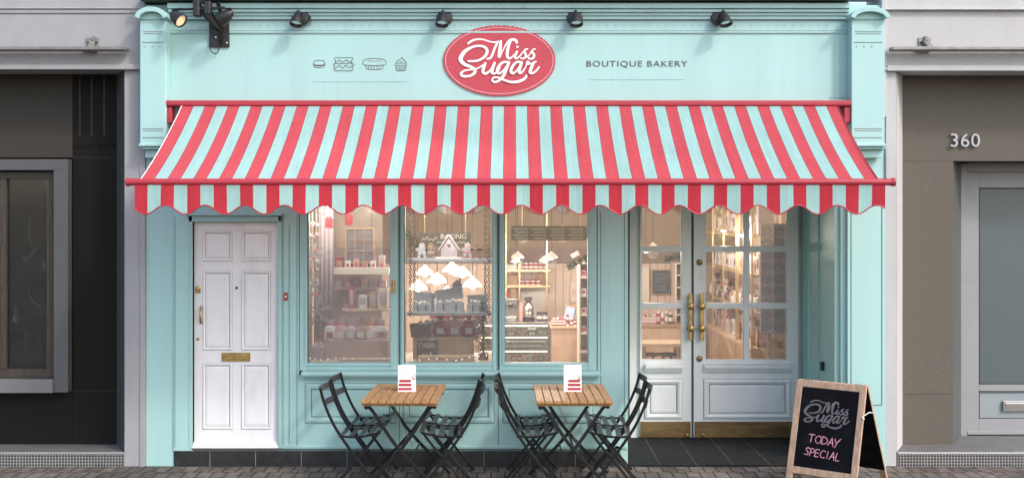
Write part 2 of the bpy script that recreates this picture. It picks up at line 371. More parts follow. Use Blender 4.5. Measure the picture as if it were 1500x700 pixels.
m = MB(); m.box(X(213), X(1297), 0.0, 0.3, 4.1, 6.0); m.build('upper_wall', 'stone_r', shop)
m = MB(); m.box(X(212), X(1242), -0.16, 0.25, Z(5.5), 4.11); m.build('gutter', 'black', shop, bevel=0.01)
# porch (recess) shell
m = MB()
m.box(X(920) - 0.08, X(920) + 0.0, 0.2, 1.3, 0.0, LW)                 # left reveal
m.box(X(920), 1.15, 1.24, 1.34, 0.0, LW)                              # beside the doors
m.box(X(920) - 0.08, 2.95, 0.2, 1.34, LW + 0.001, LW + 0.12)          # porch soffit
m.box(2.835, 2.98, 0.25, 1.34, 0.0, LW)                               # right reveal
m.build('porch_wall', mat('porch_paint', (0.36, 0.60, 0.565), 0.5, var=0.05, vscale=3, bump=0.06, bscale=90), shop)
m = MB()
m.loops(0.36, 0.72, 0.45, 2.3, 0, [(0, 0), (0, -0.014), (0.02, -0.018), (0.035, -0.004), (0.06, -0.004)])
m.loops(0.36, 0.72, 0.16, 0.38, 0, [(0, 0), (0, -0.014), (0.02, -0.018), (0.035, -0.004), (0.06, -0.004)])
m.v = [(2.834 + y, x + 0.22, z) for x, y, z in m.v]
m.build('porch_panel', 'mint_trim', shop)
m = MB(); m.box(2.80, 2.834, 0.40, 0.43, 0.78, 0.86); m.build('porch_latch', 'black', shop, bevel=0.004)
# right pier with pilaster strip
m = MB()
m.box(X(1241), X(1297), -0.015, 0.25, 0.0, LW)
m.box(X(1233), X(1241), 0.03, 0.25, 0.0, LW); m.box(X(1226), X(1233), 0.07, 0.25, 0.0, LW)
pr = m.build('pier', 'mint', shop)
m = MB()
for a in (1246, 1291): m.pbox(a - 0.5, a + 0.5, 300, 592, -0.018, -0.012)
m.pbox(1246, 1291, 592, 593, -0.018, -0.012)
graft(pr, m, 'seam')
# plinth
m = MB(); m.box(X(254), X(908), 0.012, 0.02 - 0.001, 0.0, Z(660.5)); m.cur = 1
for k in range(10): m.box(X(307 + 67 * k) - 0.002, X(307 + 67 * k) + 0.002, 0.010, 0.013, 0.0, Z(661.5))
m.build('plinth', ['black_tile', 'ink_soft'], shop)
m = MB(); m.box(X(254), X(908), 0.008, 0.021, Z(660.5), Z(657.5)); m.build('plinth_shadow_gap', 'seam', shop)
m = MB(); m.pbox(412, 908, 653, 657, 0.004, 0.021); m.pbox(900, 920, 653, 657, 0.004, 0.021); m.build('skirting', 'mint_trim', shop, bevel=0.003)
# pilasters with consoles
for (a, b, nm) in ((212, 250, 'l'), (1241, 1289, 'r')):
    m = MB()
    m.pbox(a, b, 27, 214, -0.13, 0.0)
    m.pbox(a - 1, b + 1, 212, 216, -0.15, 0.0); m.pbox(a + 2, b + 2, 216, 220, -0.12, 0.0); m.pbox(a + 4, b, 220, 232, -0.07, 0.0)
    m.build('pilaster', 'mint', shop, bevel=0.006)
    m = MB(); cx = (a + b) / 2; w = (b - a) / 2 + 4
    arc = [(X(cx - w * math.cos(t * math.pi / 16)), Z(31 - 15 * math.sin(t * math.pi / 16))) for t in range(17)]
    inn = [(X(cx - (w - 6) * math.cos(t * math.pi / 16)), Z(33 - 10 * math.sin(t * math.pi / 16))) for t in range(17)]
    m.prism(arc + inn[::-1], -0.2, -0.02); m.prism(inn, -0.145, -0.02)
    m.build('pilaster_arch', 'mint_trim', shop, bevel=0.004)
    m = MB()
    for yy, t, q in ((50, .9, 5), (53, .6, 6), (65.5, 1.1, 4), (190, .9, 4), (193, .6, 5), (203, 1.1, 4)):
        m.pbox(a + q, b - q, yy - t / 2, yy + t / 2, -0.134, -0.129)
    for k in range(3): m.pbox(a + 6 + k * 11, a + 8 + k * 11, 71, 72.5, -0.134, -0.129)
    m.build('pilaster_groove', 'ink_soft', shop)
# cornice
m = MB()
m.pbox(250, 1241, 8, 15, -0.10, 0.0); m.pbox(250, 1241, 15.6, 20, -0.075, 0.0); m.pbox(250, 1241, 20.6, 24.5, -0.05, 0.0)
m.pbox(250, 1241, 25.3, 29.5, -0.035, 0.0); m.pbox(250, 1241, 46.5, 49, -0.014, 0.0); m.pbox(250, 1241, 31, 45.5, -0.008, 0.0)
cn = m.build('cornice', 'mint_trim', shop)
m = MB()
for k in range(79): m.pbox(256 + 12.4 * k, 257.6 + 12.4 * k, 37.5, 39, -0.0105, -0.007)
for a, y0, y1, o in ((250, 20.05, 20.5, -.049), (250, 24.6, 25.2, -.034), (250, 29.7, 30.6, -.007), (250, 45.7, 46.3, -.007)): m.pbox(a, 1241, y0, y1, o - 0.001, 0.0)
graft(cn, m, 'ink_soft')
# fascia side moulding and a drooping cable
m = MB()
for a in (1222, 1230): m.pbox(a, a + 1.2, 52, 143, -0.004, 0.0)
m.pbox(1215, 1238, 142, 143.5, -0.006, 0.0)
m.build('fascia_moulding', 'mint_trim', shop)
# ---------------------------------------------------------------- white front door
m = MB(); m.pbox(282, 407, 325, 656, 0.045, 0.09)
door = m.build('front_door', 'white', shop, bevel=0.004)
RP = [(0, 0.003), (0, -0.008), (0.007, -0.013), (0.014, -0.010), (0.022, 0.0005), (0.045, -0.005), (0.05, -0.0052)]
m = MB()
for (a, b) in ((295.5, 338), (352.5, 395)):
    for (c, d) in ((338.5, 382.5), (397.5, 513), (533, 629)):
        m.loops(X(a), X(b), Z(d), Z(c), 0.045, RP)
dp = m.build('door_panel', 'white', door)
m = MB()
for (a, b) in ((295.5, 338), (352.5, 395)):
    for (c, d) in ((338.5, 382.5), (397.5, 513), (533, 629)):
        for (e, o, t) in ((0, 0.0435, .5), (3.7, 0.0435, .45)):
            x0, x1, z0, z1 = a - .3 + e, b + .3 - e, c - .3 + e, d + .3 - e
            m.pbox(x0, x1, z0, z0 + t, o, 0.046); m.pbox(x0, x1, z1 - t, z1, o, 0.046)
            m.pbox(x0, x0 + t, z0, z1, o, 0.0461); m.pbox(x1 - t, x1, z0, z1, o, 0.0461)
graft(dp, m, 'panel_edge_shade')
m = MB(); m.prism([(0.0, 0), (0.05, 0), (0.05, 0.008), (0.012, 0.046), (0.0, 0.05)], X(281.5), X(408))
m.v = [(y, 0.046 - x, Z(656) + z) for x, y, z in m.v]; m.build('weatherboard', 'white', door, bevel=0.002)
m = MB(); m.pbox(323, 365, 517, 530, 0.036, 0.046); m.pbox(328, 360, 520, 527, 0.031, 0.037); m.build('letterbox', 'brass', door, bevel=0.003)
m = MB(); m.tube([(X(293), 0.045, Z(451)), (X(293), 0.02, Z(453)), (X(293.5), 0.0, Z(458)), (X(293.5), -0.002, Z(465)), (X(293), 0.02, Z(471)), (X(293), 0.045, Z(473))], 0.009, 10)
m.ball((X(293), 0.04, Z(451)), 0.014); m.ball((X(293), 0.04, Z(473)), 0.014); m.build('handle', 'brass', door, smooth=True)
m = MB(); m.lathe([(0.024, 0), (0.024, 0.006), (0.018, 0.01), (0.018, 0.022), (0.006, 0.026)], (X(288), 0.046, Z(423)), (0, -1, 0)); m.pbox(284.5, 291.5, 424, 430, 0.036, 0.046); m.build('night_latch', 'brass', door, smooth=True)
m = MB(); m.lathe([(0.014, 0), (0.014, 0.006), (0.006, 0.008)], (X(288.3), 0.046, Z(497)), (0, -1, 0)); m.build('keyhole', 'brass', door, smooth=True)
m = MB(); m.lathe([(0.011, 0), (0.011, 0.006), (0.006, 0.008)], (X(344.8), 0.046, Z(422)), (0, -1, 0)); m.build('peephole', 'black', door, smooth=True)
m = MB()
m.pbox(276, 282, 316, 656, 0.0, 0.06); m.pbox(407, 412, 316, 656, 0.0, 0.06); m.pbox(276, 412, 316, 325, 0.0, 0.06)
m.pbox(273, 415, 311, 316, -0.03, 0.03)
m.build('door_frame', 'mint_trim', shop, bevel=0.005)
m = MB(); m.pbox(281, 408, 656, 658.5, 0.0, 0.09); m.build('door_sill', 'ink', shop)
m = MB(); m.pbox(416, 421, 428.5, 440, 0.004, 0.021); m.cur = 1; m.pbox(417.3, 419.7, 433, 436, 0.001, 0.006)
m.build('door_bell', ['red_metal', 'signwhite'], shop, bevel=0.002)
# ---------------------------------------------------------------- three display windows
wins = [(450, 570.5, 437, 583.5), (592, 720.5, 585, 728.5), (740, 861.5, 731, 876)]
for i, (a, b, oa, ob) in enumerate(wins):
    m = MB()
    m.box(X(oa), X(a), 0.03, 0.13, Z(543), 2.40); m.box(X(b), X(ob), 0.03, 0.13, Z(543), 2.40)
    m.box(X(a), X(b), 0.03, 0.13, Z(543), Z(532.3)); m.box(X(a), X(b), 0.03, 0.13, 2.36, 2.40)
    w = m.build('window', 'mint_trim', shop, bevel=0.005)
    m = MB()                                       # inner bead round the pane
    for e, y0 in ((0, 0.024), (3.2, 0.012)):
        pass
    m.box(X(a - 4), X(a - 1), 0.02, 0.032, Z(536), 2.37); m.box(X(b + 1), X(b + 4), 0.02, 0.032, Z(536), 2.37); m.box(X(a - 4), X(b + 4), 0.0195, 0.0315, Z(536), Z(533.4))
    m.build('bead', 'mint_trim', w, bevel=0.003)
    m = MB(); m.box(X(a), X(b), 0.075, 0.081, Z(532.3), 2.36)
    m.build('pane', 'glass_reflect_haze' if i == 0 else 'glass', w)
    m = MB()
    m.box(X(oa) + 0.004, X(oa) + 0.007, 0.0275, 0.031, Z(543), 2.4); m.box(X(ob) - 0.007, X(ob) - 0.004, 0.0275, 0.031, Z(543), 2.4)
    m.box(X(a) - 0.003, X(a) + 0.001, 0.029, 0.07, Z(532.3), 2.36)
    m.build('seam', 'seam', w)
    if i == 0:
        m = MB(); m.pbox(573, 578.5, 411, 429, 0.018, 0.031); m.tube([(X(575.5), 0.016, Z(410)), (X(575.5), 0.016, Z(430))], 0.008, 8)
        m.build('hinge', 'brass', w, bevel=0.001)
m = MB(); m.box(X(583.5), X(585), 0.05, 0.13, Z(543), 2.4); m.box(X(728.5), X(731), 0.05, 0.13, Z(543), 2.4); m.build('mullion_gap', 'seam', shop)
m = MB()
m.prism([(-0.05, 0), (0.02, 0), (0.02, 0.045), (-0.045, 0.036), (-0.055, 0.022)], X(443), X(879)); m.v = [(y, x, Z(550) + z) for x, y, z in m.v]
m.box(X(446), X(876), -0.012, 0.02, Z(554.5), Z(550))
m.build('window_sill', 'mint_trim', shop, bevel=0.003)
RB = [(0, 0.003), (0, -0.008), (0.02, -0.014), (0.042, -0.012), (0.05, 0.0), (0.06, -0.004), (0.062, -0.004)]
for (a, b) in ((447, 579), (590.5, 723.5), (737, 868)):
    m = MB(); m.loops(X(a), X(b), Z(619.5), Z(562), 0.02, RB); p_ = m.build('riser_panel', 'mint_trim', shop)
    m = MB()  # dark outlines painted as contact shading round the riser panel
    for e, t in ((-.6, .7), (8.6, .6)):
        x0, x1, z0, z1 = a + e, b - e, 562 + e, 619.5 - e
        o = 0.0155
        m.pbox(x0, x1, z0, z0 + t, o, 0.021); m.pbox(x0, x1, z1 - t, z1, o, 0.021); m.pbox(x0, x0 + t, z0, z1, o, 0.0212); m.pbox(x1 - t, x1, z0, z1, o, 0.0212)
    graft(p_, m, 'seam')
# ---------------------------------------------------------------- double shop doors in the porch
YD = 1.20
def dx(p): return X(p, YD)
def dz(p): return Z(p, YD)
def leaf(x0, x1, cols, stiles, label):
    zt = 2.42; zb = dz(640)
    m = MB()
    xs = [x0] + [v for c in cols for v in c] + [x1]
    for i in range(0, len(xs), 2): m.box(dx(xs[i]), dx(xs[i + 1]), YD, YD + 0.06, dz(526.5), zt)
    for c in cols:
        for (a, b) in ((360.5, 369), (443.5, 452)): m.box(dx(c[0]), dx(c[1]), YD + 0.004, YD + 0.056, dz(b), dz(a))
        m.box(dx(c[0]), dx(c[1]), YD, YD + 0.06, zt - 0.1, zt)
    m.box(dx(x0), dx(x1), YD, YD + 0.06, zb, dz(526.5))
    d = m.build('shop_door', 'white', shop, bevel=0.004)
    d['label'] = label
    q0, q1 = stiles
    m = MB(); m.loops(dx(q0), dx(q1), dz(612.5), dz(555), YD, [(0, 0.003), (0, -0.012), (0.02, -0.02), (0.04, -0.012), (0.05, 0.0005), (0.075, -0.005), (0.078, -0.005)])
    dp = m.build('door_panel', 'white', d)
    m = MB()
    for e, t in ((-.5, .6), (7.8, .6)):
        a, b, c, dd = q0 + e, q1 - e, 555 + e, 612.5 - e; o = YD - 0.0035
        m.box(dx(a), dx(b), o, YD + 0.001, dz(c + t), dz(c)); m.box(dx(a), dx(b), o, YD + 0.001, dz(dd), dz(dd - t))
        m.box(dx(a), dx(a + t), o, YD + 0.0012, dz(dd), dz(c)); m.box(dx(b - t), dx(b), o, YD + 0.0012, dz(dd), dz(c))
    graft(dp, m, 'panel_edge_shade')
    m = MB(); m.prism([(0, 0), (0.02, 0), (0.05, 0.05), (0.05, 0.075), (0.0, 0.085)], dx(q0), dx(q1)); m.v = [(y, YD - x, dz(545) + z) for x, y, z in m.v]
    m.build('drip_rail', 'white', d, bevel=0.003)
    for c in cols:
        for (zl, zh) in ((dz(360.5), zt - 0.1), (dz(443.5), dz(369)), (dz(526.5), dz(452))):
            m = MB(); m.box(dx(c[0]), dx(c[1]), YD + 0.03, YD + 0.035, zl, zh); m.build('pane', 'glass', d)
    m = MB(); m.box(dx(x0 + 1), dx(x1 - 1), YD - 0.004, YD + 0.001, dz(640), dz(617)); m.build('kick_plate', 'brass_plate', d)
    return d
d1 = leaf(937, 1012.8, [(940.5, 998)], (944.5, 999), 'narrow left leaf with one column of panes')
d2 = leaf(1016.2, 1170, [(1034, 1089.5), (1098, 1152.5)], (1031, 1158), 'wide right leaf with two columns of panes')
for d, xh, xl in ((d1, 1010.5, None), (d2, 1027, 1024.5)):
    m = MB(); xx = dx(xh); yy = YD - 0.05
    m.box(xx - 0.017, xx + 0.017, yy - 0.012, yy + 0.012, dz(497.5), dz(429))
    for p in (448, 480):
        m.lathe([(0.02, 0), (0.014, 0.01), (0.014, 0.035), (0.03, 0.04), (0.036, 0.055), (0.03, 0.072), (0.012, 0.08)], (xx, YD, dz(p)), (0, -1, 0), 16)
    m.build('pull_handle', 'brass', d, bevel=0.003, smooth=True)
    if xl:
        for p in (384, 525): 
            m = MB(); m.lathe([(0.03, 0), (0.03, 0.006), (0.022, 0.012), (0.008, 0.014)], (dx(xl), YD, dz(p)), (0, -1, 0), 18); m.build('door_lock', 'brass_plate', d, smooth=True)
m = MB(); m.ball((dx(1006), YD - 0.02, dz(636)), 0.018); m.build('door_knob', 'brass', d1, smooth=True)
m = MB(); m.ball((dx(1030), YD - 0.02, dz(636)), 0.018); m.build('door_knob', 'brass', d2, smooth=True)
m = MB(); m.box(1.15, dx(937), YD + 0.03, 1.36, 0.0, LW); m.box(dx(1170) + 0.012, 2.836, YD + 0.05, 1.36, 0.0, LW); m.box(1.15, 2.834, YD + 0.02, 1.36, 2.42, LW)
m.build('door_frame', 'white', shop, bevel=0.004)
m = MB(); m.box(dx(1170), dx(1170) + 0.012, YD + 0.04, 1.3, 0.0, LW); m.box(dx(1012.8), dx(1016.2), YD + 0.03, YD + 0.05, 0.0, LW - .04); m.box(1.14, 1.152, YD + 0.025, 1.3, 0, LW); m.build('door_gap', 'seam', shop)
# ================================================================== NEIGHBOUR ON THE LEFT
lb = thing('neighbour_building', 'grey rendered shop with dark brown cladding and a wood framed window', 'building', (X(90), 0.2, 0))
E = 0.35
def lx(p): return X(p, E)
def lz(p): return Z(p, E)
m = MB()
m.box(X(-260), X(212.5), 0.0, 0.4, Z(95), 6.0)
m.box(X(182), X(212.5), 0.0, 0.4, 0.0, Z(95) + 0.001)
m.box(X(205), X(212.8), -0.01, 0.0, 0.0, Z(97))
m.build('wall', 'stone_l', lb, bevel=0.006)
m = MB(); m.pbox(-260, 212, 12, 14, -0.025, 0.001); m.pbox(-260, 212, 14, 20, -0.012, 0.001); m.build('string_course', 'stone_l', lb, bevel=0.004)
m = MB(); m.add([(X(182), 0.0, 0.0), (X(182), 0.0, Z(95)), (lx(171), E, Z(95)), (lx(171), E, 0.0)], [(0, 1, 2, 3)])
m.add([(lx(171), E, 0), (lx(171), E, Z(95)), (X(182), E, Z(95)), (X(182), E, 0)], [(0, 1, 2, 3)])
m.build('splayed_jamb', 'greyframe_shade', lb)  # the splay's shade is put into its grey colour
m = MB(); m.pbox(-260, 209.5, 95.5, 103, -0.05, 0.3); m.build('cornice', 'stone_l', lb, bevel=0.004)
m = MB()
m.box(lx(-300), lx(106), E, E + 0.1, lz(231), lz(95)); m.build('upper_panel', 'taupe_d', lb, bevel=0.002)
m = MB()
m.box(lx(106.5), lx(174), E, E + 0.1, 0.1, lz(95)); m.box(lx(-300), lx(106), E + 0.001, E + 0.1, 0.1, lz(572))
lp = m.build('lower_panel', 'choc', lb)
m = MB()
for p in (117, 134.5, 152.5): m.box(lx(p - .8), lx(p + .8), E - 0.001, E + 0.002, lz(200), lz(112))
m.box(lx(108), lx(170), E - 0.001, E + 0.002, lz(112), lz(111)); m.box(lx(107), lx(171), E - 0.001, E + 0.002, lz(231), lz(230.3)); m.box(lx(107), lx(171), E - 0.001, E + 0.002, lz(572.6), lz(572))
graft(lp, m, 'black')
m = MB(); m.box(lx(-300), lx(180), E + 0.1, E + 0.3, 0.0, lz(95)); m.build('back_wall', 'choc', lb)
m = MB()
for k in range(6): m.box(lx(111.5 + 10.4 * k), lx(116 + 10.4 * k), E - 0.012, E + 0.001, lz(216), lz(210))
m.build('dentil', 'choc', lb, bevel=0.002)
m = MB()
m.box(lx(-300), lx(105.5), E - 0.10, E, lz(250), lz(234)); m.box(lx(85), lx(105.5), E - 0.10, E, lz(572), lz(250)); m.box(lx(83), lx(86), E - 0.06, E, lz(553), lz(250))
wl = m.build('window', 'greyframe_shade', lb, bevel=0.003)
m = MB()
m.box(lx(-300), lx(83), E - 0.03, E + 0.02, lz(262), lz(252)); m.box(lx(-300), lx(83), E - 0.03, E + 0.02, lz(552), lz(540))
m.box(lx(70), lx(83), E - 0.03, E + 0.02, lz(540), lz(262)); m.box(lx(2.5), lx(11), E - 0.035, E + 0.02, lz(540), lz(262))
_ = 0
s2 = MB(); s2.box(lx(-300), lx(85), E - 0.13, E, lz(572), lz(553)); s2.build('sill', 'sill_grey', wl, bevel=0.003)
m.build('sash', wood('dark_sash_wood', (0.035, 0.027, 0.02), (0.065, 0.05, 0.038), 0.5, 6, (8, 8, 1)), wl, bevel=0.003)
m = MB(); m.box(lx(-300), lx(70), E + 0.004, E + 0.01, lz(540), lz(262)); m.build('pane', glass_mat('neighbour_glass', (0.9, 0.9, 0.9), haze=0.008, boost=1.3), wl)
pm = bpy.data.materials.new('mottled_reflection'); pm.use_nodes = True; N_ = pm.node_tree.nodes; L_ = pm.node_tree.links  # grey blotches painted as the tree and sky reflected in this pane
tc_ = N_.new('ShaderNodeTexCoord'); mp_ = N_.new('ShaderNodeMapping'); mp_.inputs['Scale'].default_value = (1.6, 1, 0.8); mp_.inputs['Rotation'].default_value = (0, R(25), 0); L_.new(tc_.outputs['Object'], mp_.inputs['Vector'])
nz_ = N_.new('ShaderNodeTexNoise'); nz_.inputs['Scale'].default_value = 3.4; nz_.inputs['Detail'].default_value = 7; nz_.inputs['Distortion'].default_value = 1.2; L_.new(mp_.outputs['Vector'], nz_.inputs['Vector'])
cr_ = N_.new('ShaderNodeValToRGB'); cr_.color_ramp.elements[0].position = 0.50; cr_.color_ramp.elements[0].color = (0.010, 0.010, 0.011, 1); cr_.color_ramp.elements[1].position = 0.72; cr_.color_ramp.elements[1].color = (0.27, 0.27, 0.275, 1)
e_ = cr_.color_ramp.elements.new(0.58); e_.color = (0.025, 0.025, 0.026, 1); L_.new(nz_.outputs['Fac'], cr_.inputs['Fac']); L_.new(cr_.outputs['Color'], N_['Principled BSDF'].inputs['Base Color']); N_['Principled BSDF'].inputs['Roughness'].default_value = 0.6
mpp = MB(); mpp.box(lx(-295), lx(82), E + 0.03, E + 0.04, lz(548), lz(256)); mpp.build('reflection_panel', pm, wl)
m = MB()
for p in (402, 532): m.tube([(lx(2), E - 0.04, lz(p - 4)), (lx(2), E - 0.04, lz(p + 4))], 0.007, 8)
m.build('hinge', 'black', wl)
m = MB(); m.box(X(-260), X(182.5), 0.0, E + 0.02, 0.0, 0.118); m.build('step', ['mosaic_v'], lb)
m = MB(); m.box(X(-260), X(182.5), -0.004, E, 0.118, 0.124); m.build('step_tread', 'mosaic', lb)
m = MB(); m.box(X(-260), X(182.5), -0.008, 0.012, 0.112, 0.1245); m.build('step_nosing', 'stone_l', lb, bevel=0.002)
# ledge over the window
def ledge(parent_label, x0, x1, brackets, m_name):
    t = thing('metal_canopy_ledge', parent_label, 'ledge', ((X(x0) + X(x1)) / 2, 0, Z(73)))
    m = MB(); m.box(X(x0), X(x1), -0.15, -0.04, Z(76.5), Z(72)); m.box(X(x0), X(x1), -0.045, -0.035, Z(77), Z(70.5)); m.build('plate', 'metal_grey', t, bevel=0.003)
    for b in brackets:
        m = MB(); m.pbox(b - 9, b + 9, 56, 70, -0.012, 0.001)
        m.bar((X(b), -0.005, Z(60)), (X(b + 3), -0.10, Z(72)), 0.05, 0.02); m.pbox(b - 10, b + 8, 70, 76, -0.05, 0.0)
        m.pbox(b - 1, b + 4, 54, 60, -0.03, 0.0)
        k = m.build('bracket', 'metal_grey', t, bevel=0.002)
        m = MB()
        for q in (-6, 6): m.lathe([(0.009, 0), (0.009, 0.008), (0.004, 0.01)], (X(b + q), -0.012, Z(63)), (0, -1, 0), 8)
        m.build('bolt', 'black', k)
    return t
ledge('thin steel canopy ledge above the wood framed window on the left', -260, 192, (136, -120), 'l')
ledge('thin steel canopy ledge above the doorway numbered 360', 1300, 1760, (1354, 1600), 'r')
# ================================================================== NEIGHBOUR ON THE RIGHT
rb = thing('neighbour_building', 'white rendered shop with taupe cladding and a pale grey glazed door', 'building', (X(1420), 0.2, 0))
m = MB()
m.box(X(1297.5), X(1760), 0.0, 0.4, Z(100), 6.0); m.box(X(1290), X(1297.5), -0.03, 0.0, Z(172), 6.0); m.box(X(1289.6), X(1297.4), 0.0, 0.4, Z(172), 6.0)
m.box(X(1297.5), X(1313), 0.0, 0.4, 0.0, Z(100) + 0.001)
m.build('wall', 'stone_r', rb, bevel=0.006)
m = MB(); m.pbox(1290, 1760, 14, 16, -0.045, 0.001); m.build('string_course', 'stone_r', rb, bevel=0.004)
m = MB(); m.add([(X(1313), 0.0, 0.0), (X(1313), 0.0, Z(95)), (lx(1322), E, Z(95)), (lx(1322), E, 0.0)], [(0, 1, 2, 3)])
m.add([(lx(1322), E, 0), (lx(1322), E, Z(95)), (X(1313), E, Z(95)), (X(1313), E, 0)], [(0, 1, 2, 3)])
m.build('splayed_jamb', 'stone_r', rb)
m = MB(); m.pbox(1297, 1760, 97, 105, -0.05, 0.3); m.pbox(1290, 1312, 99, 104, -0.045, -0.0305); m.build('cornice', 'stone_r', rb, bevel=0.004)
m = MB()
m.box(lx(1318), lx(1396), E, E + 0.1, 0.1, lz(100)); m.box(lx(1396), lx(1800), E, E + 0.1, lz(236), lz(100))
cl = m.build('cladding', 'taupe', rb)
m = MB(); m.box(lx(1322), lx(1396), E - 0.001, E + 0.001, lz(236.6), lz(236)); m.box(lx(1322), lx(1396), E - 0.001, E + 0.001, lz(577), lz(576.5)); graft(cl, m, 'taupe_d')
m = MB(); E2 = 0.75
def rx(p): return X(p, E2)
def rz_(p): return Z(p, E2)
m.add([(lx(1396), E + .001, 0.1), (lx(1396), E + .001, lz(236)), (rx(1408), E2, lz(236)), (rx(1408), E2, 0.1)], [(0, 1, 2, 3)])
m.build('door_reveal', 'greyframe_shade', rb)
m = MB(); m.box(lx(1396), lx(1800), E + 0.1, E2 + 0.1, lz(236), lz(236) + 0.1); m.build('door_soffit', 'choc', rb)
m = MB(); m.box(lx(1318), lx(1800), E2 + 0.1, E2 + 0.3, 0.0, lz(95)); m.build('back_wall', 'choc', rb)
m = MB()
m.box(rx(1407), rx(1417), E2, E2 + 0.1, 0.12, rz_(240)); m.box(rx(1417), rx(1800), E2, E2 + 0.1, rz_(252), rz_(238))
m.build('door_frame', 'lightframe', rb, bevel=0.003)
m = MB()
yd = E2 + 0.015
m.box(rx(1417.5), rx(1435), yd, yd + .05, rz_(634), rz_(252.5)); m.box(rx(1435), rx(1800), yd, yd + .05, rz_(275), rz_(252.5))
m.box(rx(1435), rx(1800), yd, yd + .05, rz_(573), rz_(563)); m.box(rx(1435), rx(1800), yd, yd + .05, rz_(634), rz_(613))
dd = m.build('glazed_door', 'lightframe', rb, bevel=0.003)
m = MB(); m.box(rx(1417), rx(1800), yd - 0.02, yd, rz_(636), rz_(631)); m.build('threshold', 'lightframe', dd, bevel=0.003)
m = MB(); m.box(rx(1435), rx(1800), yd + 0.02, yd + .03, rz_(563), rz_(275)); m.build('pane', 'frosted', dd)
m = MB(); m.box(rx(1435), rx(1800), yd + 0.015, yd + .03, rz_(613), rz_(573)); m.build('lower_panel', 'frost_panel', dd)
m = MB(); m.box(rx(1435), rx(1436.2), yd - .001, yd + .021, rz_(563), rz_(275)); m.box(rx(1435), rx(1800), yd - .001, yd + .021, rz_(276.2), rz_(275)); m.box(rx(1435), rx(1800), yd - .001, yd + .0205, rz_(563), rz_(562.2)); m.box(rx(1435), rx(1436), yd - .001, yd + .0205, rz_(613), rz_(573)); m.box(rx(1435), rx(1800), yd - .001, yd + .0205, rz_(574), rz_(573)); m.box(rx(1435), rx(1800), yd - .001, yd + .0205, rz_(613), rz_(612.3))
m.build('gasket', 'black', dd)
m = MB(); m.box(rx(1470), rx(1530), yd - 0.012, yd + 0.016, rz_(602), rz_(587.5)); m.box(rx(1473), rx(1527), yd - 0.018, yd - 0.01, rz_(597), rz_(590)); m.build('letterbox', 'chrome', dd, bevel=0.003)
m = MB(); m.box(X(1315), X(1760), 0.0, 1.0, 0.0, 0.118); m.build('step', 'mosaic_v', rb)
m = MB(); m.box(X(1315), X(1760), -0.004, 1.0, 0.118, 0.124); m.build('step_tread', 'mosaic', rb)
m = MB(); m.box(X(1315), X(1760), -0.008, 0.012, 0.112, 0.1245); m.build('step_nosing', 'stone_r', rb, bevel=0.002)
m = MB(); m.text('360', lambda x, y, z: (lx(1412) + x, E - 0.022 - z, lz(207) + y), 0.172, 1.05, 0, 0.006, 1.05)
n = m.build('house_number', mat('silver_number', (0.42, 0.43, 0.46), 0.4, 0.3), loc=(lx(1412), E, lz(207)))
tag(n, 'raised silver house number 360 on the taupe wall above the doorway', 'house number')
# ================================================================== AWNING
aw = thing('striped_awning', 'red and mint striped folding arm awning with scalloped valance over the shopfront', 'awning', (0, 0, 3.1))
m = MB(); m.box(X(248), X(1242), -0.13, -0.001, 3.128, Z(150) + 0.005); m.build('cassette', 'red_metal', aw, bevel=0.012)
for a, b in ((248, 257), (1231, 1242)):
    m = MB(); m.box(X(a), X(b), -0.11, -0.002, Z(182), 3.127); m.build('end_plate', 'red_metal', aw, bevel=0.01)
XL, XR, YT, ZT, YB, ZB = -2.846, 2.806, -0.105, 3.135, -1.25, 2.445
NS = 57
cols = []; NT = 14
m = MB(); per = 2
vs = []; edges = []
for i in range(NS):
    w_ = (XR - XL) / NS; x0 = XL + w_ * i
    edges += [(x0, 2), (x0 + 0.0035, i % 2), (x0 + w_ * .5, i % 2)]
edges.append((XR, 0)); ne = len(edges)
for x, _c in edges:
    for j in range(NT + 1):
        t = j / NT
        sag = 0.035 * 4 * t * (1 - t) + 0.007 * math.sin(x * 2.1 + 1) * math.sin(math.pi * t) + 0.003 * math.sin(x * 7.3) * t * (1 - t) * 4
        vs.append((x, YT + (YB - YT) * t, ZT + (ZB - ZT) * t - sag))
for i in range(ne - 1):
    for j in range(NT):
        a = i * (NT + 1) + j
        m.f.append((a, a + 1, a + NT + 2, a + NT + 1)); m.mi.append(edges[i][1])
m.v = vs
m.build('canopy', ['red', 'canvas_mint', cloth('seam_thread', (0.20, 0.10, 0.11), 0.2)], aw, smooth=True)
m = MB(); m.tube([(X(188, YB), YB, ZB), (X(1308, YB), YB, ZB)], 0.027, 14); m.box(XL - .03, XR + .03, YB - 0.004, YB + 0.03, ZB - 0.038, ZB - 0.005)
m.build('front_bar', 'red_metal', aw, smooth=True)
for sx in (X(188, YB), X(1308, YB)):
    m = MB(); q = 1 if sx > 0 else -1
    m.lathe([(0.031, -0.012 * q), (0.033, 0), (0.033, 0.014 * q), (0.02, 0.02 * q)], (sx, YB, ZB), (1, 0, 0), 14); m.build('bar_end_cap', 'red_metal', aw)
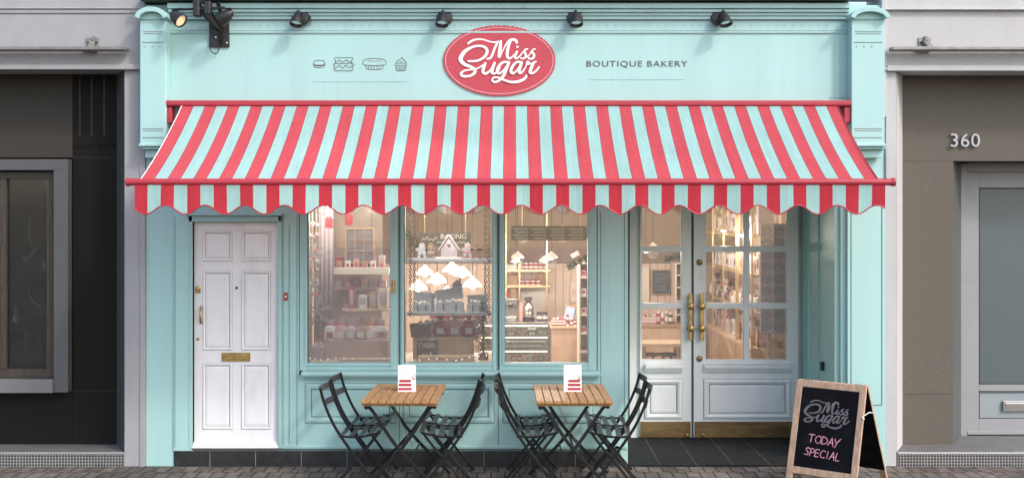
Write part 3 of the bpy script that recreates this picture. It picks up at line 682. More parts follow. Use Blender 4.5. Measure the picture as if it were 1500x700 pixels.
# valance
m = MB(); vs = []; per = 6; XV0, XV1 = X(198, YB), X(1296, YB)
zt = ZB - 0.02
n = NS * per
trim = []
for i in range(n + 1):
    u = i / n; x = XV0 + (XV1 - XV0) * u
    ph = (u * NS / 3 - 0.29) * 2 * math.pi
    c = math.cos(ph); c = c * 0.9 + 0.1 * math.copysign(abs(c) ** 0.5, c)
    zb = Z(307.2, YB) - 0.034 * c
    for j in range(5):
        z = zt + (zb - zt) * j / 4
        vs.append((x, YB - 0.014 + 0.010 * math.sin(x * 5.3) * (j / 4) + 0.004 * math.sin(x * 17) * (j / 4), z))
    trim.append(vs[-1])
m.v = vs
for i in range(n):
    for j in range(4):
        a = i * 5 + j; m.f.append((a, a + 1, a + 6, a + 5)); m.mi.append((i // per) % 2)
va = m.build('valance', [cloth('red_canvas_shaded', (0.62, 0.06, 0.085), 0.35), 'canvas_mint'], aw, smooth=True)  # red darker than the canopy's: the valance's shade is in its colour
m = MB(); m.tube(trim, 0.0055, 6); m.build('trim', 'red_metal', va, smooth=True)
for sx in (-1, 1):                                    # folding arms under the canopy
    m = MB(); a = (sx * 2.35, -0.12, 2.84); b = (sx * 1.55, -0.66, 2.50); c = (sx * 2.3, -1.22, 2.37)
    m.bar(a, b, 0.035, 0.06); m.bar(b, c, 0.03, 0.05); m.lathe([(0.035, -0.04), (0.035, 0.04)], b, (0, 0, 1), 12)
    m.build('folding_arm', 'red_metal', aw, bevel=0.004)
for sx in (XL, XR):
    pts = [(sx, YT + (YB - YT) * t / 10, ZT + (ZB - ZT) * t / 10 - 0.14 * (t / 10) * (1 - t / 10) + 0.004) for t in range(11)]
    m = MB(); m.tube(pts, 0.004, 6); m.build('side_hem', 'signwhite' if sx < 0 else 'red_metal', aw)
# ================================================================== SIGN, LETTERING
LOGO = [
 # Miss
 [(262,186,20),(300,160,19),(350,148,16),(405,152,14),(455,168,13),(505,176,14),(545,170,16)],
 [(540,170,16),(522,200,20),(502,245,21),(485,292,21),(465,323,20),(438,330,16)],
 [(566,164,18),(558,225,30),(550,306,33)],
 [(556,314,10),(582,255,10),(614,195,14),(642,160,19),(672,150,23),(704,160,26),(713,180,22)],
 [(657,162,18),(638,205,26),(626,260,28),(624,305,26),(643,327,20),(668,314,13),(690,288,10)],
 [(715,262,19),(703,290,22),(695,316,21),(712,326,16),(740,305,12),(768,270,11),(800,243,12)],
 [(717,221,20),(721,219,20)],
 [(786,250,16),(784,268,20),(797,290,22),(793,316,20),(770,329,16),(750,322,14)],
 [(785,248,10),(800,241,14),(815,240,12)],
 [(797,318,12),(825,300,10),(850,260,11),(870,242,13),(884,240,12)],
 [(858,254,16),(857,272,20),(873,292,23),(868,318,22),(845,332,18),(820,322,16)],
 # Sugar
 [(262,352,17),(320,353,19),(375,338,21),(418,305,25),(437,265,28),(425,232,26),(390,214,22),(340,212,20),(285,228,24),(230,262,32),(196,310,38),(192,345,37),(225,380,30),(275,402,27),(318,428,29),(322,455,28),(290,484,22),(240,494,21),(203,486,24),(196,464,22),(230,440,16),(300,430,12),(355,416,13),(400,388,14)],
 [(420,372,24),(402,420,28),(400,458,26),(430,466,22),(470,432,16),(505,372,18)],
 [(506,370,24),(486,425,29),(484,460,26),(510,466,18),(540,440,14),(556,410,12)],
 [(636,362,18),(590,362,20),(552,392,24),(530,440,26),(545,466,22),(578,450,16),(615,405,16),(640,362,22)],
 [(640,364,24),(615,425,28),(588,490,26),(545,534,22),(505,546,20),(484,528,16),(500,506,16),(540,506,16),(590,526,18),(650,545,22),(715,545,25),(770,525,25),(798,500,22),(803,484,14)],
 [(752,362,20),(715,362,20),(680,392,24),(658,440,26),(672,466,22),(705,448,16),(735,408,16),(756,364,22)],
 [(757,366,26),(738,425,28),(736,460,24),(762,456,16),(790,415,12),(808,375,12)],
 [(803,372,14),(815,356,16),(828,366,16),(820,384,14),(808,378,10)],
 [(826,374,14),(850,378,16),(878,362,18),(892,358,14)],
 [(868,372,24),(846,420,28),(836,458,26),(862,464,20),(895,440,18),(920,408,14)],
]
def logo(mb, tf, wf=1.0, hollow=False):
    for k, st in enumerate(LOGO):
        pts = [(a / 6.364 + 645, b / 6.364 + 35, max(w * wf, 8) / 6.364) for a, b, w in st]
        mb.stroke(pts, lambda u, v, o: tf(u, v, o), ramp=0.0004, z0=0.0006 * k)
t = thing('oval_shop_sign', 'red oval sign with scalloped edge and white script reading Miss Sugar', 'shop sign', (X(731.5), 0, Z(90)))
cx, cy, A, B = 731.5, 89.5, 82, 51.5
m = MB(); N = 480
poly = []
for i in range(N):
    th = 2 * math.pi * i / N; k = 1 + 0.008 * math.cos(th * 80)
    poly.append((X(cx + A * k * math.cos(th)), Z(cy - B * k * math.sin(th) * (1 + 0.004 * math.cos(th * 80)))))
m.prism(poly, -0.012, 0.0); m.build('board', 'signred', t)
m = MB()
def ring(a, b, n=160, y=-0.0125):
    return [(X(cx + a * math.cos(2 * math.pi * i / n)), y, Z(cy - b * math.sin(2 * math.pi * i / n))) for i in range(n)]
r1, r2 = ring(A - 3.1, B - 3.1), ring(A - 3.5, B - 3.5)
m.add(r1 + r2, [(i, (i + 1) % 160, 160 + (i + 1) % 160, 160 + i) for i in range(160)]); m.build('inner_line', 'signwhite', t)
m = MB(); logo(m, lambda u, v, o: (X(u), -0.013 - o, Z(v))); m.build('script_lettering', 'signwhite', t)
m = MB(); m.text('BOUTIQUE BAKERY', lambda x, y, z: (X(932.5) + x, -0.003 - z, Z(94.3) + y), 0.0715, 1.27, 0, 0.0008, 1.13)
m.build('lettering', 'ink', loc=(X(932.5), 0, Z(94)))
tag(bpy.data.objects['lettering'], 'small dark raised lettering BOUTIQUE BAKERY right of the oval sign', 'lettering')
def rule(a, b, c, y, label):
    m = MB(); m.pbox(a, c - 3, y - .25, y + .25, -0.002, 0.0); m.pbox(c + 3, b, y - .25, y + .25, -0.002, 0.0); m.pbox(c - 1, c + 1, y - .7, y + .7, -0.003, 0.0)
    tag(m.build('painted_rule', 'ink_soft', loc=(X((a + b) / 2), 0, Z(y))), label, 'painted line')
rule(459, 597, 528, 120.3, 'thin dark painted line with centre dot under the pastry icons')
rule(864, 1002, 933, 117.2, 'thin dark painted line with centre dot under the BOUTIQUE BAKERY lettering')
def icon(name, label, strokes, cx, cy):
    m = MB()
    for k, st in enumerate(strokes):
        w = 5.2
        if isinstance(st[0], (int, float)): w, st = st[0], st[1:]
        pts = [(455 + a / 10, 75 + b / 10, w / 10 * 1.55) for a, b in st]
        m.stroke(pts, lambda u, v, o: (X(u), -0.002 - o, Z(v)), z0=0.0004 * k, ramp=0.0002, sub=5)
    tag(m.build(name, 'ink', loc=(X(cx), 0, Z(cy))), label, 'painted icon', 'pastry icons painted on the fascia')
el = lambda cx, cy, a, b, t0=0, t1=360, n=16: [(cx + a * math.cos(R(t0 + (t1 - t0) * i / n)), cy + b * math.sin(R(t0 + (t1 - t0) * i / n))) for i in range(n + 1)]
icon('macaron_icon', 'small outline drawing of a macaron, leftmost of the painted pastry icons',
     [[(45, 190), (48, 160), (80, 142), (127, 138), (175, 142), (205, 162), (208, 195)], [(45, 190), (48, 222), (80, 240), (127, 245), (175, 240), (205, 222), (208, 195)],
      (4, (48, 190), (85, 205), (127, 208), (170, 205), (206, 190)), (4, (50, 205), (85, 218), (127, 222), (170, 218), (204, 205)), (4, (80, 212), (175, 212))], 467, 94)
wave = lambda x0, x1, yc, a, n, ph=0: [(x0 + (x1 - x0) * i / 40, yc + a * math.sin(ph + n * 2 * math.pi * i / 40)) for i in range(41)]
icon('layer_cake_icon', 'outline drawing of a two tier layer cake with dripping icing painted on the fascia',
     [[(355, 108), (365, 101), (480, 100), (605, 101), (617, 110)], [(355, 108), (352, 125), (365, 138)], [(617, 110), (612, 130), (605, 150)], wave(365, 605, 148, 14, 2.4, 1), [(365, 138), (368, 180)], [(605, 150), (603, 178)],
      [(345, 185), (480, 183), (628, 185)], [(345, 185), (337, 205), (355, 218)], [(628, 185), (637, 205), (615, 220)], wave(357, 612, 230, 17, 2.6, 0.6), [(355, 218), (356, 285), (480, 287), (612, 285), (615, 220)]], 504, 94)
icon('pie_icon', 'outline drawing of a fluted pie with crimped crust painted on the fascia',
     [[(765, 165), (780, 140), (830, 118), (935, 111), (1040, 118), (1090, 140), (1107, 170), (1095, 200), (1060, 205), (1040, 212)], [(765, 165), (768, 190), (800, 205), (840, 212), (935, 215), (1040, 212)],
      [(808, 210), (825, 262), (880, 270), (935, 272), (1000, 270), (1045, 262), (1068, 208)]] + [(4, (850 + 42 * k, 220), (852 + 40 * k, 262)) for k in range(5)] + [(8, (845 + 43 * k, 143 + 6 * (1 - abs(k - 2) / 2)), (852 + 43 * k, 146 + 6 * (1 - abs(k - 2) / 2))) for k in range(5)], 548, 94)
icon('cupcake_icon', 'outline drawing of a frosted cupcake, rightmost of the painted pastry icons',
     [[(1242, 212), (1240, 190), (1262, 178), (1255, 160), (1285, 148), (1290, 130), (1320, 122), (1335, 95), (1350, 115), (1372, 130), (1375, 145), (1398, 155), (1392, 178), (1408, 190), (1402, 212)],
      (4, (1262, 180), (1290, 190), (1325, 178), (1360, 190), (1392, 178)), (4, (1285, 150), (1320, 162), (1360, 150)), (4, (1242, 212), (1325, 216), (1402, 212)), [(1248, 214), (1262, 285), (1325, 287), (1388, 285), (1400, 214)]] + [(4, (1275 + 26 * k, 225), (1280 + 23 * k, 280)) for k in range(5)], 587, 94)
# ================================================================== FASCIA SPOTLIGHTS
def spot(px, tilt, label, cable=False):
    t = thing('wall_spotlight', label, 'spotlight', (X(px), -0.03, Z(30)), 0, 'black spotlights along the fascia')
    m = MB(); m.lathe([(0.066, 0), (0.07, 0.01), (0.062, 0.026), (0.02, 0.034)], (X(px), -0.035, Z(28)), (0, -1, 0), 24); m.build('wall_plate', 'black', t, smooth=True)
    m = MB(); p0 = Vector((X(px), -0.06, Z(27))); p1 = Vector((X(px) + tilt * .2, -0.11, Z(22)))
    m.tube([p0, (p0 + p1) / 2 + Vector((0, -0.01, 0.01)), p1], 0.012, 8); m.build('arm', 'iron', t, smooth=True)
    ax = Vector((tilt, -0.42, -1)).normalized()
    m = MB(); m.lathe([(0.004, -0.012), (0.012, 0.0), (0.024, 0.03), (0.042, 0.07), (0.054, 0.115), (0.058, 0.135), (0.05, 0.133), (0.035, 0.09)], p1 - ax * 0.015, ax, 20); h = m.build('lamp_head', 'black', t, smooth=True)
    m = MB(); m.lathe([(0.046, 0.0), (0.046, 0.004)], p1 + ax * 0.098, ax, 16); m.build('lens', 'chrome', h)
    if cable:
        m = MB(); pts = [(X(q), -0.05, Z(w)) for q, w, *_ in catmull([(418, 7, 0), (432, 9, 0), (445, 15, 0), (454, 24, 0), (457, 33, 0), (452, 40, 0)], 5)]
        m.tube(pts, 0.0035, 6); m.build('cable', 'black', t, smooth=True)
spot(443.5, -0.1, 'round black fascia spotlight with a looped cable, leftmost of the four', True)
spot(651.5, -0.05, 'round black fascia spotlight just above the oval sign at its upper left')
spot(841.5, 0.03, 'round black fascia spotlight just right of the oval sign top')
spot(1051.5, 0.14, 'round black fascia spotlight near the right end, above empty fascia')
# angled floodlight bracket at the left end
t = thing('floodlight_bracket', 'black twin lamp floodlight bracket with mounting plate at the left end of fascia', 'floodlight', (X(322), -0.1, Z(35)))
m = MB(); m.pbox(307, 336.5, 12, 70, -0.02, 0.0); m.pbox(309.5, 312, 16, 67, -0.026, -0.019); m.build('mount_plate', 'black', t, bevel=0.003)
m = MB()
for q, w in ((317, 56), (333, 64), (333, 18)): m.lathe([(0.008, 0), (0.008, 0.008), (0.004, 0.01)], (X(q), -0.02, Z(w)), (0, -1, 0), 8)
m.build('bolt', 'chrome', t)
m = MB(); m.bar((X(324.5), -0.03, Z(45)), (X(286, -.22), -0.22, Z(6, -.22)), 0.035, 0.05); m.bar((X(322), -0.03, Z(38)), (X(293, -.22), -0.22, Z(-6, -.22)), 0.02, 0.03)
m.bar((X(325), -0.02, Z(66)), (X(325), -0.05, Z(36)), 0.03, 0.04); m.build('strut', 'iron', t, bevel=0.004)
m = MB(); m.bar((X(266, -.26), -0.26, Z(14.5, -.26)), (X(330, -.26), -0.26, Z(12, -.26)), 0.02, 0.02); m.bar((X(285, -.26), -0.26, Z(8, -.26)), (X(320, -.26), -0.26, Z(-14, -.26)), 0.02, 0.04); m.build('crossbar', 'iron', t, bevel=0.003)
for a, b, c, d in ((283, 293, -6, 25), (299, 309, 2, 22)):
    m = MB(); m.box(X(a, -.26), X(b, -.26), -0.28, -0.20, Z(d, -.26), Z(c, -.26)); m.build('driver_box', 'black', t, bevel=0.012)
m = MB(); m.bar((X(319, -.18), -0.18, Z(0, -.3)), (X(318, -.3), -0.06, Z(30, -.3)), 0.025, 0.03); m.build('stay', 'iron', t, bevel=0.003)
for (px, py, ax, lit) in ((252, 21, (0.62, -0.30, -0.45), True), (339, 19, (-0.75, 0.25, -0.42), False)):
    ax = Vector(ax).normalized(); p = Vector((X(px, -.27), -0.27, Z(py, -.27)))
    m = MB(); m.lathe([(0.004, -0.02), (0.028, 0.0), (0.05, 0.04), (0.062, 0.09), (0.062, 0.125), (0.054, 0.124), (0.05, 0.08)], p, ax, 22); h = m.build('lamp_head', 'black', t, smooth=True)
    m = MB(); m.lathe([(0.052, 0), (0.052, 0.006)], p + ax * 0.105, ax, 18); m.build('lens', 'lamp_on' if lit else 'chrome', h)
    m = MB(); m.tube([p + Vector((0, 0.0, 0.03)), (X(266 if lit else 331, -.26), -0.26, Z(14, -.26))], 0.012, 8); m.build('knuckle', 'iron', t)
m = MB(); m.tube([(X(q), -0.03, Z(w)) for q, w, *_ in catmull([(309, 68, 0), (310.5, 76, 0), (317, 79.5, 0), (321, 76, 0), (322, 68, 0)], 5)], 0.0045, 6); m.build('cable', 'black', t, smooth=True)
# ================================================================== CHAIRS AND TABLES
def sweep_xz(m, pts, yc, w, t):                       # flat bar following a profile in x,z; w across, t along y
    P = catmull([(a, b, 0) for a, b in pts], 6); vs = []; fs = []; n = len(P)
    for i in range(n):
        a, b = P[max(i - 1, 0)], P[min(i + 1, n - 1)]; dx_, dz_ = b[0] - a[0], b[1] - a[1]; l = math.hypot(dx_, dz_)
        nx, nz = -dz_ / l * w / 2, dx_ / l * w / 2
        for sx, yy in ((1, -t / 2), (-1, -t / 2), (-1, t / 2), (1, t / 2)): vs.append((P[i][0] + sx * nx, yc + yy, P[i][1] + sx * nz))
    for i in range(n - 1):
        for k in range(4): fs.append((4 * i + k, 4 * i + (k + 1) % 4, 4 * i + 4 + (k + 1) % 4, 4 * i + 4 + k))
    fs += [(3, 2, 1, 0), (4 * n - 4, 4 * n - 3, 4 * n - 2, 4 * n - 1)]
    m.add(vs, fs)
FRONT = [(-0.295, 0.83), (-0.272, 0.74), (-0.235, 0.64), (-0.19, 0.545), (-0.135, 0.455), (-0.04, 0.32), (0.09, 0.145), (0.20, 0.004)]
REAR = [(0.165, 0.475), (0.09, 0.375), (-0.07, 0.18), (-0.215, 0.004)]
def make_chair(first_label):
    t = thing('folding_chair', first_label, 'chair', (0, 0, 0), 0, 'black folding chairs round the two cafe tables')
    for s in (-1, 1):
        m = MB(); sweep_xz(m, FRONT, s * 0.195, 0.022, 0.011); m.lathe([(0.012, -.008), (0.012, .008)], (0.2, s * .195, 0.012), (0, 1, 0), 10); m.build('side_frame', 'iron', t, local=True, bevel=0.002)
        m = MB(); sweep_xz(m, REAR, s * 0.165, 0.02, 0.011); m.lathe([(0.012, -.008), (0.012, .008)], (-.213, s * .165, 0.012), (0, 1, 0), 10); m.build('leg', 'iron', t, local=True, bevel=0.002)
    m = MB()
    for k in range(5):
        f = k / 4; x = -0.13 + 0.30 * f; z = 0.458 + 0.035 * f - 0.02 * math.sin(math.pi * f)
        vs = []; fs = []
        for i in range(9):
            u = i / 8 - 0.5; zz = z + 0.010 * (1 - 4 * u * u) * -1
            for dx_, dz_ in ((-.021, -.003), (.021, .001), (.021, .005), (-.021, .001)): vs.append((x + dx_, u * 0.42, zz + dz_))
        for i in range(8):
            for q in range(4): fs.append((4 * i + q, 4 * i + (q + 1) % 4, 4 * i + 4 + (q + 1) % 4, 4 * i + 4 + q))
        fs += [(3, 2, 1, 0), (32, 33, 34, 35)]; m.add(vs, fs)
    st = m.build('seat', 'slat_grey', t, local=True, bevel=0.0015)
    for s in (-1, 1):
        m = MB(); sweep_xz(m, [(-0.15, 0.445), (0.02, 0.443), (0.18, 0.478)], s * 0.178, 0.016, 0.01); m.build('seat_rail', 'iron', st, local=True)
    m = MB()
    for z in (0.80, 0.685):
        xb = -0.287 if z > .75 else -0.252; vs = []; fs = []; h = 0.023
        for i in range(11):
            u = i / 10 - 0.5; b = -0.03 * (1 - 4 * u * u)
            for dx_, dz_ in ((-.004, -h), (.004, -h), (.004 - .012, h), (-.004 - .012, h)): vs.append((xb + b + dx_, u * 0.40, z + dz_))
        for i in range(10):
            for q in range(4): fs.append((4 * i + q, 4 * i + (q + 1) % 4, 4 * i + 4 + (q + 1) % 4, 4 * i + 4 + q))
        fs += [(3, 2, 1, 0), (40, 41, 42, 43)]; m.add(vs, fs)
    m.build('backrest', 'slat_grey', t, local=True, bevel=0.0015)
    m = MB()
    m.tube([(0.145, -0.195, 0.075), (0.145, 0.195, 0.075)], 0.006, 8); m.tube([(-0.155, -0.165, 0.08), (-0.155, 0.165, 0.08)], 0.006, 8); m.tube([(0.0, -0.195, 0.265), (0.0, 0.195, 0.265)], 0.007, 8)
    m.build('stretcher', 'iron', t, local=True)
    return t
TA, TB = 'table under the birdhouse', 'table beside the porch'
CH_LIST = [(-1.215, -0.755, 0, 'chair facing right, street side of ' + TA),
           (-1.20, -0.285, 0, 'chair facing right, wall side of ' + TA),
           (-0.545, -0.755, 180, 'chair facing left, street side of ' + TA),
           (-0.555, -0.285, 180, 'chair facing left, wall side of ' + TA),
           (0.185, -0.755, 0, 'chair facing right, street side of ' + TB),
           (0.175, -0.285, 0, 'chair facing right, wall side of ' + TB),
           (0.80, -0.755, 180, 'chair facing left, street side of ' + TB),
           (0.81, -0.285, 180, 'chair facing left, wall side of ' + TB)]
ch = None
for k, (x, y, a, lab) in enumerate(CH_LIST):
    if ch is None: ch = c = make_chair('black slatted folding ' + lab)
    else: c = copy_tree(ch)
    c.location = (x, y, 0); c.rotation_euler = (0, 0, R(a + random.uniform(-4, 4))); c['label'] = 'black slatted folding ' + lab
def make_table(lab):
    t = thing('folding_table', lab, 'table', (0, 0, 0), 0, 'folding cafe tables in front of the windows')
    m = MB(); n = 9; w = 0.60 / n
    for k in range(n):
        x = -0.30 + w * k; m.box(x + 0.003, x + w - 0.003, -0.435 - 0.0, 0.435, 0.727, 0.75)
    m.box(-0.296, 0.296, -0.40, -0.36, 0.703, 0.726); m.box(-0.296, 0.296, 0.36, 0.40, 0.703, 0.726)
    m.build('tabletop', 'teak', t, local=True, bevel=0.003)
    for yy, f in ((-0.375, 1), (0.375, 1), (-0.335, -1), (0.335, -1)):
        m = MB(); x0, x1 = (-0.265, 0.335) if f > 0 else (0.265, -0.335)
        sweep_xz(m, [(x0, 0.70), (x0 * 0.8, 0.655), (0, 0.35), (x1, 0.004)], yy, 0.026, 0.013)
        m.lathe([(0.018, -0.01), (0.018, 0.01)], (x0, yy, 0.69), (0, 1, 0), 12); m.build('leg', 'iron', t, local=True, bevel=0.002)
    m = MB()
    for f in (1, -1):
        m.tube([(f * 0.285, -0.375, 0.055), (f * 0.285, 0.375, 0.055)], 0.008, 8)
        m.tube([(f * 0.08, -0.36, 0.27), (f * 0.08, 0.36, 0.27)], 0.007, 8)
    m.tube([(0, -0.385, 0.353), (0, 0.385, 0.353)], 0.009, 8)
    m.build('stretcher', 'iron', t, local=True)
    m = MB(); m.bar((-0.14, 0.0, 0.71), (0.06, 0.0, 0.31), 0.012, 0.005); m.build('lock_stay', 'metal_grey', t, local=True)
    return t
tb = make_table('slatted wooden folding table on black crossed legs below the birdhouse window')
tb.location = (-0.868, -0.645, 0); tb.rotation_euler = (0, 0, R(-1.2))
t2 = copy_tree(tb); t2.location = (0.482, -0.645, 0); t2.rotation_euler = (0, 0, R(0.8)); t2['label'] = 'slatted wooden folding table on black crossed legs beside the porch'
# menu cards
def card(x, y, side, lab):
    t = thing('menu_card', lab, 'menu card', (x, y, 0.7505), 0, 'upright menu cards on the cafe tables')
    m = MB(); w, h = 0.073, 0.215
    m.box(-w, w, -0.004, 0.004, 0.0, h); m.box(-w, w, -0.03, 0.03, 0.0, 0.006); m.build('card', 'signwhite', t, local=True, bevel=0.001)
    m = MB(); o = -0.014 if side < 0 else 0.012; f = lambda u, v, q: (u, -0.0046 - q, v)
    for z, a in ((0.008, 0.054), (0.042, 0.051), (0.074, 0.047)):
        pts = [(o - a, z), (o + a, z), (o + a + .002, z + .008), (o + a - .001, z + .021), (o - a + .001, z + .021), (o - a - .002, z + .008)]
        m.add([(u, -0.0048, v) for u, v in pts], [tuple(range(6))])
    m.build('cake_print', 'red_metal', t, local=True)
    m = MB(); q = 0.055
    for k, st in enumerate(([(q - .014, .124), (q - .008, .118), (q, .115), (q + .009, .12), (q + .014, .128)], [(q - .016, .13), (q - .01, .126)], [(q + .004, .136), (q + .012, .14)], [(q - .01, .105), (q + .012, .105)], [(q - .011, .1), (q + .01, .1)])):
        m.stroke([(a, b, 0.004) for a, b in st], f, z0=0.0003 * k)
    m.build('dark_print', 'ink', t, local=True)
    m = MB()
    for k in range(3): m.stroke([(-0.055 + i * 0.011, h - 0.014 - 0.016 * k + 0.003 * math.sin(i * 2.2 + k), 0.0022) for i in range(6 + k)], f, z0=0.0003 * k)
    m.build('faint_print', 'chalk_grey', t, local=True)
card(-0.862, -0.60, -1, 'white menu card with red cake print standing on the table below the birdhouse window')
card(0.497, -0.60, 1, 'white menu card with red cake print standing on the table beside the porch')
# ================================================================== SANDWICH BOARD
PHI = -38
ab = thing('sandwich_board', 'wooden framed chalkboard sandwich board reading Miss Sugar TODAY SPECIAL by the right pier', 'sandwich board', (2.60, -0.69, 0), R(PHI))
HT, W2 = 0.835, 0.293
def leafmap(lean, sgn):
    L_ = math.hypot(HT, lean); ca, sa = HT / L_, lean / L_
    def f(u, d, v):                                   # u across, d outwards (towards the viewer side of the leaf), v up along the leaf
        return (u, sgn * (-(L_ - v) * sa - d * ca - 0.012), v * ca + d * -sa * -1)
    return f, L_
for lean, sgn, nm in ((0.245, 1, 'front_panel'), (0.44, -1, 'rear_panel')):
    f, L_ = leafmap(lean, sgn)
    def bx(m, u0, u1, d0, d1, v0, v1):
        c = [f(u, d, v) for v in (v0, v1) for u, d in ((u0, d0), (u1, d0), (u1, d1), (u0, d1))]
        m.add(c, [(0, 3, 2, 1), (4, 5, 6, 7), (0, 1, 5, 4), (1, 2, 6, 5), (2, 3, 7, 6), (3, 0, 4, 7)])
    m = MB(); fw = 0.052; vb = 0.115
    bx(m, -W2, -W2 + fw, -0.011, 0.011, 0.004, L_); bx(m, W2 - fw, W2, -0.011, 0.011, 0.004, L_)
    bx(m, -W2 + fw, W2 - fw, -0.0105, 0.0105, L_ - 0.055, L_ - 0.001); bx(m, -W2 + fw, W2 - fw, -0.0105, 0.0105, vb, vb + 0.055)
    fr = m.build('frame', 'boardwood', ab, local=True, bevel=0.003)
    m = MB(); bx(m, -W2 + fw - .01, W2 - fw + .01, -0.006, 0.006, vb + 0.05, L_ - 0.05)
    if sgn < 0: bx(m, -W2 + .004, W2 - .004, -0.0135, -0.0112, vb, L_ - 0.004)
    bd = m.build('chalkboard', 'chalk_black', ab, local=True)
    if sgn > 0:
        m = MB(); k = 0.0033; uo = -0.005; vo = L_ - 0.26
        tf = lambda u, v, o: f(uo + (u - 731.5) * k, 0.0066 + o, vo - (v - 90) * k)
        logo(m, tf, 1.05); m.build('chalk_logo', 'chalk_grey', ab, local=True)
        m = MB()
        for kk, st in enumerate(LOGO):
            pts = [(a / 6.364 + 645, b / 6.364 + 35, max(w * .26, 2.5) / 6.364) for a, b, w in st]
            m.stroke(pts, tf, ramp=0.0004, z0=0.0006 * kk + 0.0005)
        m.build('chalk_logo_gap', 'chalk_black', ab, local=True)
        GL = {'T': [[(0, 1), (.9, 1.05)], [(.45, 1.02), (.3, 0)]], 'O': [[(.5, 1), (.15, .75), (.05, .35), (.3, .02), (.65, .1), (.9, .5), (.8, .9), (.5, 1)]], 'D': [[(.15, 1), (.0, 0)], [(.0, 1), (.5, .98), (.9, .65), (.7, .2), (.0, 0)]],
              'A': [[(0, 0), (.35, .55), (.6, 1.05)], [(.6, 1.05), (.7, .5), (.8, -.05)], [(.2, .38), (.8, .4)]], 'Y': [[(.05, 1), (.2, .6), (.4, .5)], [(.9, 1.1), (.4, .5), (.1, -.15)]],
              'S': [[(.8, .9), (.5, 1.02), (.2, .8), (.4, .55), (.6, .35), (.45, .05), (.0, .08)]], 'P': [[(.2, 1), (.0, -.05)], [(.1, 1), (.6, .98), (.75, .7), (.5, .48), (.12, .45)]],
              'E': [[(.15, 1), (.0, 0)], [(.15, 1), (.7, 1)], [(.08, .52), (.6, .52)], [(.0, 0), (.6, 0)]], 'C': [[(.85, .9), (.5, 1), (.12, .6), (.1, .2), (.4, .0), (.75, .1)]], 'I': [[(.3, 1), (.15, 0)]], 'L': [[(.2, 1), (.05, 0), (.6, .02)]]}
        m = MB(); z = 0
        for word, cx, vv, sc, rot in (('TODAY', -0.0, L_ - 0.50, 0.06, -0.06), ('SPECIAL', -0.005, L_ - 0.605, 0.057, -0.05)):
            adv = [0.55 if c == 'I' else (.85 if c in 'EPLS' else 1.0) for c in word]; tot = sum(adv); cur = 0
            for c, a in zip(word, adv):
                for st in GL[c]:
                    pts = []
                    for (p, q) in st:
                        uu = (cur + p - tot / 2) * sc * 0.9; pts.append((cx + uu, vv + q * sc + uu * rot, 0.0068))
                    m.stroke(pts, lambda u, v, o: f(u, 0.0066 + o, v), z0=0.0003 * z, sub=6); z += 1
                cur += a
        m.build('chalk_words', 'chalk_pink', ab, local=True)
m = MB(); m.tube([(W2 - 0.01, -0.10, 0.60), (W2 + 0.012, 0.0, 0.625), (W2 - 0.01, 0.16, 0.60)], 0.0035, 6); m.tube([(W2 + 0.0, -0.1, 0.60), (W2 + 0.012, -0.11, 0.585)], 0.007, 6)
m.build('stay_cord', 'signwhite', ab, local=True, smooth=True)
m = MB()
for u in (-0.22, 0.22): m.tube([(u - .03, 0, HT - 0.003), (u + .03, 0, HT - 0.003)], 0.008, 8)
m.build('hinge', 'metal_grey', ab, local=True)
# ================================================================== SHOP INTERIOR
M['cream'] = mat('cream_wall', (0.72, 0.575, 0.475), 0.7, var=0.05, vscale=3, bump=0.05)
M['cream_w'] = mat('warm_white_paint', (0.74, 0.66, 0.58), 0.6, var=0.05, vscale=5)
M['brownband'] = mat('brown_wall', (0.24, 0.18, 0.15), 0.7, var=0.06, vscale=4)
M['gold'] = mat('gilt_metal', (0.70, 0.53, 0.30), 0.35, 0.7)
M['counterwood'] = wood('counter_wood', (0.54, 0.37, 0.26), (0.64, 0.47, 0.34), 0.5, 4, (6, 6, 1))
M['pale_wood'] = wood('pale_wood', (0.56, 0.40, 0.27), (0.70, 0.54, 0.39), 0.5, 4, (1, 6, 6))
M['lilac'] = mat('lilac_print', (0.46, 0.40, 0.44), 0.7, var=0.12, vscale=30)
M['bluegrey'] = mat('blue_grey_tin', (0.50, 0.54, 0.60), 0.5, var=0.15, vscale=40, dirt=0.5, dirtcol=(0.55, 0.56, 0.6), dscale=40)
M['shelfgrey'] = mat('grey_shelf_paint', (0.42, 0.42, 0.47), 0.6, var=0.08, vscale=10)
M['ginger'] = mat('gingerbread', (0.22, 0.13, 0.08), 0.8, var=0.2, vscale=60, bump=0.2)
M['icing'] = mat('white_icing', (0.72, 0.70, 0.70), 0.6, var=0.05, vscale=30)
M['signdark'] = mat('dark_sign', (0.05, 0.042, 0.04), 0.7, var=0.3, vscale=10)
M['chalkwhite'] = mat('white_chalk', (0.55, 0.50, 0.45), 0.9, var=0.2, vscale=60)
M['jar_red'] = mat('red_jar', (0.42, 0.05, 0.06), 0.3, var=0.2, vscale=20)
M['jar_dark'] = mat('dark_jar', (0.10, 0.07, 0.09), 0.25, var=0.3, vscale=30)
M['pinkbox'] = mat('pink_box', (0.62, 0.36, 0.34), 0.6, var=0.1, vscale=15)
M['kraft'] = mat('kraft_card', (0.40, 0.26, 0.16), 0.75, var=0.12, vscale=20)
M['wicker'] = mat('wicker', (0.14, 0.085, 0.06), 0.8, var=0.5, vscale=60, bump=0.6, bscale=90, stretch=(1, 1, 3))
M['fir'] = mat('fir_green', (0.035, 0.055, 0.03), 0.8, var=0.4, vscale=20)
M['steel'] = mat('polished_steel', (0.45, 0.42, 0.40), 0.25, 0.9, var=0.15, vscale=10)
